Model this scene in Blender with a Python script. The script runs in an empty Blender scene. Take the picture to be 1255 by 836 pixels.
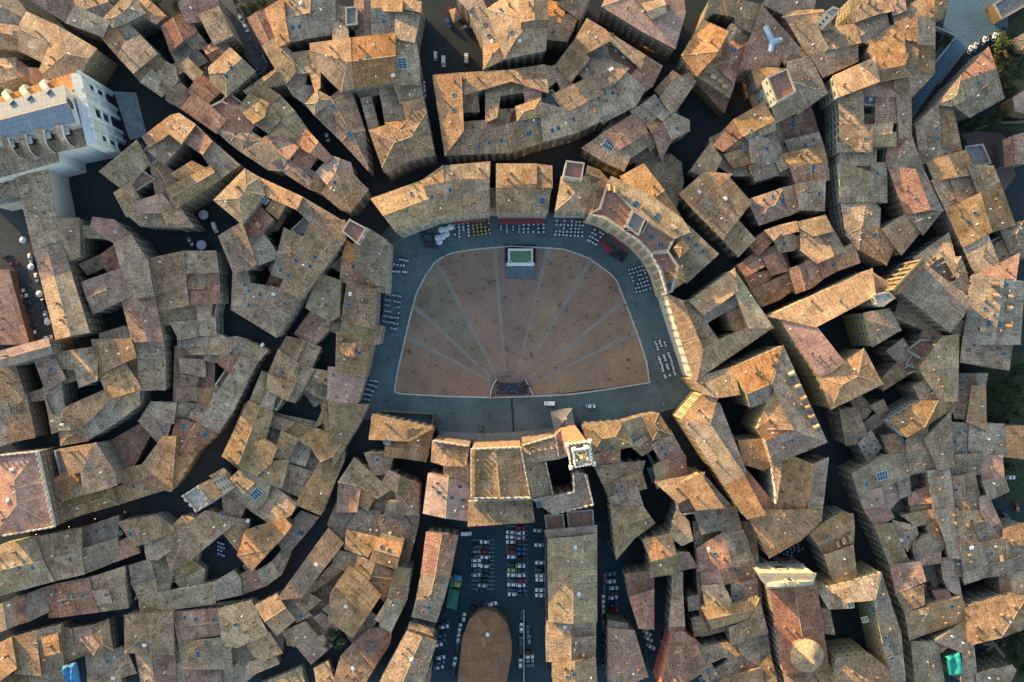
import bpy, bmesh, math, random, re
from mathutils import Vector, Matrix, noise
H=363.0; F=977.0; CX=627.5; CY=418.0
sc=bpy.context.scene; COL=sc.collection
def P(px,py,z=0.0):
    k=(H-z)/F
    return ((px-CX)*k, -(py-CY)*k)
def P3(px,py,z=0.0):
    x,y=P(px,py,z); return Vector((x,y,z))
# ------------------------------------------------------------------ materials
def newmat(name):
    m=bpy.data.materials.new(name); m.use_nodes=True
    nt=m.node_tree; b=nt.nodes['Principled BSDF']; return m,nt,b
def N(nt,t,**kw):
    n=nt.nodes.new(t)
    for k,v in kw.items():
        if k in n.inputs: n.inputs[k].default_value=v
        else: setattr(n,k,v)
    return n
def ramp(nt,stops,fac=None):
    r=nt.nodes.new('ShaderNodeValToRGB'); e=r.color_ramp.elements
    while len(e)<len(stops): e.new(0.5)
    for i,(p,c) in enumerate(stops):
        e[i].position=p; e[i].color=(c[0],c[1],c[2],1)
    if fac is not None: nt.links.new(fac,r.inputs[0])
    return r
def mix(nt,mode,fac,a,b):
    m=nt.nodes.new('ShaderNodeMix'); m.data_type='RGBA'; m.blend_type=mode
    for sock,v in ((0,fac),(6,a),(7,b)):
        if hasattr(v,'is_output'): nt.links.new(v,m.inputs[sock])
        elif isinstance(v,(int,float)): m.inputs[sock].default_value=v
        else: m.inputs[sock].default_value=(v[0],v[1],v[2],1)
    return m.outputs[2]
def simple(name,col,rough=0.7,metal=0.0,emit=0.0,nz=0.0,scale=1.0):
    m,nt,b=newmat(name)
    b.inputs['Roughness'].default_value=rough; b.inputs['Metallic'].default_value=metal
    b.inputs['Base Color'].default_value=(*col,1)
    if nz:
        tc=N(nt,'ShaderNodeTexCoord'); n=N(nt,'ShaderNodeTexNoise',Scale=scale,Detail=4.0)
        nt.links.new(tc.outputs['Object'],n.inputs['Vector'])
        lo=[c*(1-nz) for c in col]; hi=[min(1,c*(1+nz)) for c in col]
        r=ramp(nt,[(0.3,lo),(0.7,hi)],n.outputs['Fac']); nt.links.new(r.outputs[0],b.inputs['Base Color'])
    if emit:
        b.inputs['Emission Color'].default_value=(*col,1); b.inputs['Emission Strength'].default_value=emit
    return m
def roofmat(name,dark,mid,light,moss=(0.105,0.075,0.035),mossamt=0.5):
    m,nt,b=newmat(name); L=nt.links
    uv=N(nt,'ShaderNodeUVMap'); oi=N(nt,'ShaderNodeObjectInfo')
    off=N(nt,'ShaderNodeVectorMath',operation='ADD')
    sc_=N(nt,'ShaderNodeVectorMath',operation='SCALE'); cmb=N(nt,'ShaderNodeCombineXYZ')
    L.new(oi.outputs['Random'],cmb.inputs[0]); L.new(oi.outputs['Random'],cmb.inputs[1])
    L.new(cmb.outputs[0],sc_.inputs[0]); sc_.inputs['Scale'].default_value=173.0
    L.new(uv.outputs[0],off.inputs[0]); L.new(sc_.outputs[0],off.inputs[1])
    vec=off.outputs[0]
    mp=N(nt,'ShaderNodeMapping'); mp.inputs['Scale'].default_value=(2.9,2.0,1); L.new(vec,mp.inputs[0])
    vo=N(nt,'ShaderNodeTexVoronoi',Scale=1.0); L.new(mp.outputs[0],vo.inputs['Vector'])
    sep=N(nt,'ShaderNodeSeparateColor'); L.new(vo.outputs['Color'],sep.inputs[0])
    n1=N(nt,'ShaderNodeTexNoise',Scale=0.22,Detail=7.0,Roughness=0.66); L.new(vec,n1.inputs['Vector'])
    mp2=N(nt,'ShaderNodeMapping'); mp2.inputs['Scale'].default_value=(1.7,0.10,1); L.new(vec,mp2.inputs[0])
    n2=N(nt,'ShaderNodeTexNoise',Scale=1.0,Detail=4.0,Roughness=0.6); L.new(mp2.outputs[0],n2.inputs['Vector'])
    def mad(x,k,c):
        q=N(nt,'ShaderNodeMath',operation='MULTIPLY_ADD'); L.new(x,q.inputs[0]); q.inputs[1].default_value=k
        if hasattr(c,'is_output'): L.new(c,q.inputs[2])
        else: q.inputs[2].default_value=c
        return q.outputs[0]
    val=mad(n1.outputs['Fac'],0.80,-0.42); val=mad(n2.outputs['Fac'],0.75,val); val=mad(sep.outputs[0],0.50,val)
    r=ramp(nt,[(0.10,dark),(0.5,mid),(0.92,light)],val)
    # repaired patches of newer tiles, rectangles set in courses
    bk=N(nt,'ShaderNodeTexBrick',Scale=0.16); bk.inputs['Color1'].default_value=(0,0,0,1); bk.inputs['Color2'].default_value=(1,1,1,1); bk.inputs['Mortar'].default_value=(.5,.5,.5,1)
    bk.inputs['Mortar Size'].default_value=0.0; bk.inputs['Brick Width'].default_value=.8; bk.inputs['Row Height'].default_value=.7; L.new(vec,bk.inputs['Vector'])
    pr=ramp(nt,[(0.0,(.80,.79,.78)),(1.0,(1.20,1.17,1.12))],bk.outputs['Color'])
    rc=mix(nt,'MULTIPLY',1.0,r.outputs[0],pr.outputs[0])
    n3=N(nt,'ShaderNodeTexNoise',Scale=0.09,Detail=5.0,Roughness=0.7); L.new(vec,n3.inputs['Vector'])
    rm=ramp(nt,[(0.50,(0,0,0)),(0.66,(mossamt,)*3)],n3.outputs['Fac'])
    c=mix(nt,'MIX',rm.outputs[0],rc,moss)
    # per building hue / value
    hs=N(nt,'ShaderNodeHueSaturation'); L.new(c,hs.inputs['Color'])
    v=N(nt,'ShaderNodeMath',operation='MULTIPLY_ADD'); L.new(oi.outputs['Random'],v.inputs[0]); v.inputs[1].default_value=0.42; v.inputs[2].default_value=0.78
    L.new(v.outputs[0],hs.inputs['Value'])
    w=N(nt,'ShaderNodeTexWhiteNoise',noise_dimensions='1D'); L.new(oi.outputs['Random'],w.inputs['W'])
    hv=N(nt,'ShaderNodeMath',operation='MULTIPLY_ADD'); L.new(w.outputs['Value'],hv.inputs[0]); hv.inputs[1].default_value=0.014; hv.inputs[2].default_value=0.485
    L.new(hv.outputs[0],hs.inputs['Hue'])
    sv=N(nt,'ShaderNodeMath',operation='MULTIPLY_ADD'); L.new(w.outputs['Value'],sv.inputs[0]); sv.inputs[1].default_value=-0.30; sv.inputs[2].default_value=1.08
    L.new(sv.outputs[0],hs.inputs['Saturation'])
    L.new(hs.outputs[0],b.inputs['Base Color'])
    b.inputs['Roughness'].default_value=0.9; b.inputs['Specular IOR Level'].default_value=0.2
    wv=N(nt,'ShaderNodeTexWave',Scale=0.75,Distortion=0.3); wv.inputs['Detail'].default_value=1.0; L.new(vec,wv.inputs['Vector'])
    ad=N(nt,'ShaderNodeMath',operation='MULTIPLY_ADD'); L.new(sep.outputs[1],ad.inputs[0]); ad.inputs[1].default_value=0.5; L.new(wv.outputs['Fac'],ad.inputs[2])
    bp=N(nt,'ShaderNodeBump'); bp.inputs['Strength'].default_value=0.32; bp.inputs['Distance'].default_value=0.05
    L.new(ad.outputs[0],bp.inputs['Height']); L.new(bp.outputs[0],b.inputs['Normal'])
    return m
def wallmat(name,col,stain=0.35):
    m,nt,b=newmat(name); L=nt.links
    tc=N(nt,'ShaderNodeTexCoord'); mp=N(nt,'ShaderNodeMapping'); mp.inputs['Scale'].default_value=(0.5,0.5,0.12)
    L.new(tc.outputs['Object'],mp.inputs[0])
    n=N(nt,'ShaderNodeTexNoise',Scale=1.2,Detail=6.0,Roughness=0.65); L.new(mp.outputs[0],n.inputs['Vector'])
    oi=N(nt,'ShaderNodeObjectInfo')
    r=ramp(nt,[(0.3,[c*(1-stain) for c in col]),(0.62,col)],n.outputs['Fac'])
    hs=N(nt,'ShaderNodeHueSaturation'); L.new(r.outputs[0],hs.inputs['Color'])
    v=N(nt,'ShaderNodeMath',operation='MULTIPLY_ADD'); L.new(oi.outputs['Random'],v.inputs[0]); v.inputs[1].default_value=0.4; v.inputs[2].default_value=0.75
    L.new(v.outputs[0],hs.inputs['Value']); L.new(hs.outputs[0],b.inputs['Base Color'])
    b.inputs['Roughness'].default_value=0.92
    return m
M={}
M['rb']=roofmat('brown_roof_tiles',(0.075, 0.047, 0.031),(0.273, 0.176, 0.095),(0.555, 0.384, 0.224))
M['rg']=roofmat('grey_brown_roof_tiles',(0.078, 0.056, 0.044),(0.255, 0.183, 0.119),(0.507, 0.384, 0.262),mossamt=0.35)
M['rr']=roofmat('reddish_roof_tiles',(0.085, 0.04, 0.027),(0.278, 0.144, 0.086),(0.507, 0.313, 0.195),mossamt=0.25)
M['ro']=roofmat('ochre_roof_tiles',(0.11, 0.058, 0.026),(0.348, 0.2, 0.086),(0.614, 0.389, 0.195),moss=(0.19,0.13,0.05))
M['ry']=roofmat('tawny_lichen_roof_tiles',(0.085, 0.055, 0.027),(0.284, 0.189, 0.09),(0.531, 0.378, 0.206),moss=(0.17,0.115,0.035),mossamt=0.6)
M['rp']=roofmat('pinkish_roof_tiles',(0.14, 0.075, 0.052),(0.348, 0.209, 0.145),(0.519, 0.366, 0.271),mossamt=0.2)
M['rq']=roofmat('orange_brown_roof_tiles',(0.15,0.075,0.030),(0.25,0.122,0.048),(0.34,0.175,0.08),mossamt=0.0)
M['rs']=roofmat('grey_slate_roof',(0.10,0.105,0.11),(0.17,0.175,0.18),(0.25,0.25,0.25),mossamt=0.0)
M['rm']=simple('pale_stone_slab',(0.5,0.47,0.42),0.85,nz=0.25,scale=0.6)
M['ridge']=simple('ridge_tiles',(0.36,0.26,0.17),0.9,nz=0.3,scale=1.5)
M['eave']=simple('dark_eave_boards',(0.11,0.08,0.06),0.9)  # dark skirt along the roof edges, shared with the chimney caps
M['w0']=wallmat('cream_plaster',(0.22,0.185,0.13))  # wall tones down to the pinkish plaster are darkened to imitate deep lane shade
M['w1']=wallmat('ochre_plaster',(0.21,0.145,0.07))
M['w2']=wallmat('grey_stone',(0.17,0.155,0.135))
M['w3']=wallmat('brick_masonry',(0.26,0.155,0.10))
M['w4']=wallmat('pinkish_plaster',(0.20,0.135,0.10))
M['w6']=wallmat('light_cream_plaster',(0.50,0.45,0.35))
M['w7']=wallmat('yellow_ochre_plaster',(0.46,0.34,0.16))
M['w5']=wallmat('warm_cream_brick',(0.62,0.47,0.32))
M['wm']=wallmat('white_plaster',(0.60,0.56,0.48),0.25)
M['marble']=wallmat('white_marble',(0.72,0.72,0.70),0.28)
M['terr']=simple('terracotta_paving',(0.30,0.15,0.10),0.85,nz=0.3,scale=0.8)
M['terrg']=simple('grey_terrace_paving',(0.22,0.20,0.18),0.85,nz=0.3,scale=0.8)
M['glass']=simple('skylight_glass',(0.03,0.09,0.13),0.08)
M['wglass']=simple('window_glass',(0.02,0.025,0.03),0.15)
M['frame']=simple('grey_metal_frame',(0.30,0.31,0.31),0.5)
M['white']=simple('white_metal_cover',(0.72,0.74,0.76),0.4)
M['stone']=simple('stone_surround',(0.45,0.41,0.34),0.85)
M['shg']=simple('green_shutters',(0.03,0.10,0.07),0.6)
M['shb']=simple('brown_shutters',(0.10,0.06,0.04),0.6)
M['chim']=simple('chimney_brick',(0.27,0.19,0.14),0.9,nz=0.35,scale=2.0)
M['rim']=simple('terrace_rim_stone',(.36,.31,.25),.85,nz=.2,scale=1.0)
# ------------------------------------------------------------------ object helpers
def link(o,parent=None):
    COL.objects.link(o)
    if parent is not None: o.parent=parent
    return o
def mobj(name,me,parent=None,loc=(0,0,0)):
    o=bpy.data.objects.new(name,me); o.location=loc; return link(o,parent)
def thing(name,label,cat,loc=(0,0,0),group=None):
    o=bpy.data.objects.new(name,None); o.empty_display_size=1; o.location=loc; link(o)
    tag(o,label,cat,group); return o
def tag(o,label,cat,group=None):
    o['label']=label; o['category']=cat
    if group: o['group']=group
    return o
def bm_mesh(bm,name,mats,weld=0.0):
    if weld: bmesh.ops.remove_doubles(bm,verts=bm.verts,dist=weld)
    me=bpy.data.meshes.new(name); bm.to_mesh(me); bm.free()
    for m in mats: me.materials.append(m)
    return me
def bbox(bm,c,s,mi=0,rot=0.0,top=1.0):
    x,y,z=s[0]/2,s[1]/2,s[2]/2; vs=[]
    cr,sr=math.cos(rot),math.sin(rot)
    for dz in (-z,z):
        k=top if dz>0 else 1.0
        for dx,dy in ((-x,-y),(x,-y),(x,y),(-x,y)):
            dx*=k; dy*=k
            vs.append(bm.verts.new((c[0]+dx*cr-dy*sr,c[1]+dx*sr+dy*cr,c[2]+dz)))
    for f in ((3,2,1,0),(4,5,6,7),(0,1,5,4),(1,2,6,5),(2,3,7,6),(3,0,4,7)):
        bm.faces.new([vs[i] for i in f]).material_index=mi
    return vs
def prism(bm,pts,z0,z1,mi=0,bottom=False):
    """upright prism over a list of (x,y); z1 a number or list"""
    n=len(pts); ar=sum(pts[i][0]*pts[(i+1)%n][1]-pts[(i+1)%n][0]*pts[i][1] for i in range(n))
    if ar<0: pts=pts[::-1]
    a=[bm.verts.new((p[0],p[1],z0)) for p in pts]; b=[bm.verts.new((p[0],p[1],z1)) for p in pts]
    for i in range(n):
        j=(i+1)%n; bm.faces.new((a[i],a[j],b[j],b[i])).material_index=mi
    bm.faces.new(b).material_index=mi
    if bottom: bm.faces.new(a[::-1]).material_index=mi
def tube(bm,p,q,r0,r1,n=8,mi=0,cap=True):
    p=Vector(p); q=Vector(q); d=(q-p).normalized()
    u=d.orthogonal().normalized(); v=d.cross(u)
    A=[bm.verts.new(p+(u*math.cos(2*math.pi*i/n)+v*math.sin(2*math.pi*i/n))*r0) for i in range(n)]
    B=[bm.verts.new(q+(u*math.cos(2*math.pi*i/n)+v*math.sin(2*math.pi*i/n))*r1) for i in range(n)]
    for i in range(n):
        j=(i+1)%n; bm.faces.new((A[i],A[j],B[j],B[i])).material_index=mi
    if cap:
        bm.faces.new(B).material_index=mi; bm.faces.new(A[::-1]).material_index=mi
def lathe(bm,c,prof,n=24,mi=0):
    rings=[]
    for r,z in prof:
        if r<1e-4: rings.append([bm.verts.new((c[0],c[1],c[2]+z))])
        else: rings.append([bm.verts.new((c[0]+r*math.cos(2*math.pi*i/n),c[1]+r*math.sin(2*math.pi*i/n),c[2]+z)) for i in range(n)])
    for A,B in zip(rings,rings[1:]):
        for i in range(n):
            j=(i+1)%n
            if len(A)==1 and len(B)==1: continue
            if len(B)==1: f=(A[i],A[j],B[0])
            elif len(A)==1: f=(A[0],B[j],B[i])
            else: f=(A[i],A[j],B[j],B[i])
            bm.faces.new(f).material_index=mi
# ------------------------------------------------------------------ shared small parts
def m_chimney(k):
    bm=bmesh.new(); w,d,h=((0.75,0.6,1.5),(0.6,0.6,1.2),(1.1,0.6,1.6))[k]
    bbox(bm,(0,0,h/2-0.35),(w,d,h+0.7)); 
    for sx in (-1,1):
        for sy in (-1,1): bbox(bm,(sx*(w/2-.08),sy*(d/2-.08),h+.14),(0.14,0.14,0.28))
    z=h+.28
    vs=[bm.verts.new((sx*(w/2+.14),sy*(d/2+.14),z)) for sx,sy in ((-1,-1),(1,-1),(1,1),(-1,1))]
    r=[bm.verts.new((-w/2-.1,0,z+.3)),bm.verts.new((w/2+.1,0,z+.3))]
    for f in ((vs[0],vs[1],r[1],r[0]),(vs[2],vs[3],r[0],r[1]),(vs[1],vs[2],r[1]),(vs[3],vs[0],r[0]),(vs[3],vs[2],vs[1],vs[0])): bm.faces.new(f).material_index=1
    return bm_mesh(bm,'chimney',[M['chim'],M['eave']])
MCH=[m_chimney(k) for k in range(3)]
def m_sky(w,l,mats,bars=0):
    bm=bmesh.new(); t=0.12
    for sx in (-1,1): bbox(bm,(sx*(w/2),0,.1),(t,l+t,.22),1)
    for sy in (-1,1): bbox(bm,(0,sy*(l/2),.1),(w-t,t,.22),1)
    for i in range(bars): bbox(bm,(-w/2+(i+1)*w/(bars+1),0,.13),(.08,l-t,.1),1)
    if bars>2: bbox(bm,(0,0,.13),(w-t,.08,.1),1)
    bbox(bm,(0,0,.06),(w-t,l-t,.12),0)
    return bm_mesh(bm,'skylight',mats)
MSK={'s':m_sky(1.35,1.75,[M['glass'],M['frame']]),'S':m_sky(2.6,2.1,[M['glass'],M['frame']],1),
     'G':m_sky(4.6,3.8,[M['glass'],M['white']],3)}
def m_white():
    bm=bmesh.new(); bbox(bm,(0,0,.25),(1.7,1.4,.5),0,top=.92); bbox(bm,(.2,0,.6),(.6,.6,.25),0); return bm_mesh(bm,'roof_box',[M['white']])
MWH=m_white()
def m_dormer():
    bm=bmesh.new(); w,l,h=1.5,2.4,1.25   # y+ = upslope, front at -y
    v=[bm.verts.new(c) for c in ((-w/2,-l/2,-.5),(w/2,-l/2,-.5),(w/2,l/2,-.5),(-w/2,l/2,-.5),(-w/2,-l/2,h),(w/2,-l/2,h),(w/2,l/2,h),(-w/2,l/2,h),(0,-l/2,h+.45),(0,l/2,h+.45))]
    for f in ((0,1,5,8,4),(1,2,6,5),(2,3,7,9,6),(3,0,4,7)): bm.faces.new([v[i] for i in f])
    e=.2
    a=[bm.verts.new(c) for c in ((-w/2-e,-l/2-e,h-.02),(0,-l/2-e,h+.55),(w/2+e,-l/2-e,h-.02),(-w/2-e,l/2,h-.02),(0,l/2,h+.55),(w/2+e,l/2,h-.02))]
    for f in ((a[0],a[1],a[4],a[3]),(a[1],a[2],a[5],a[4])): bm.faces.new(f).material_index=1
    bbox(bm,(0,-l/2-.02,.5),(.8,.06,.9),2)
    return bm_mesh(bm,'dormer',[M['w1'],M['ro'],M['wglass']])
MDO=m_dormer()
def m_window(kind):
    bm=bmesh.new(); w,h=1.05,1.75
    bbox(bm,(0,.03,0),(w,.06,h),0)
    for sx in (-1,1): bbox(bm,(sx*(w/2+.07),.06,0),(.14,.12,h),1)
    bbox(bm,(0,.06,h/2+.07),(w+.28,.12,.14),1); bbox(bm,(0,.10,-h/2-.07),(w+.4,.22,.14),1)
    if kind:
        for sx in (-1,1): bbox(bm,(sx*(w/2+.14+.27),.05,0),(.52,.08,h),2)
    else: bbox(bm,(0,.08,0),(.07,.04,h),1)
    return bm_mesh(bm,'window',[M['wglass'],M['stone'],M['shg'] if kind==1 else M['shb']])
MWI=[m_window(k) for k in range(3)]
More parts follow.
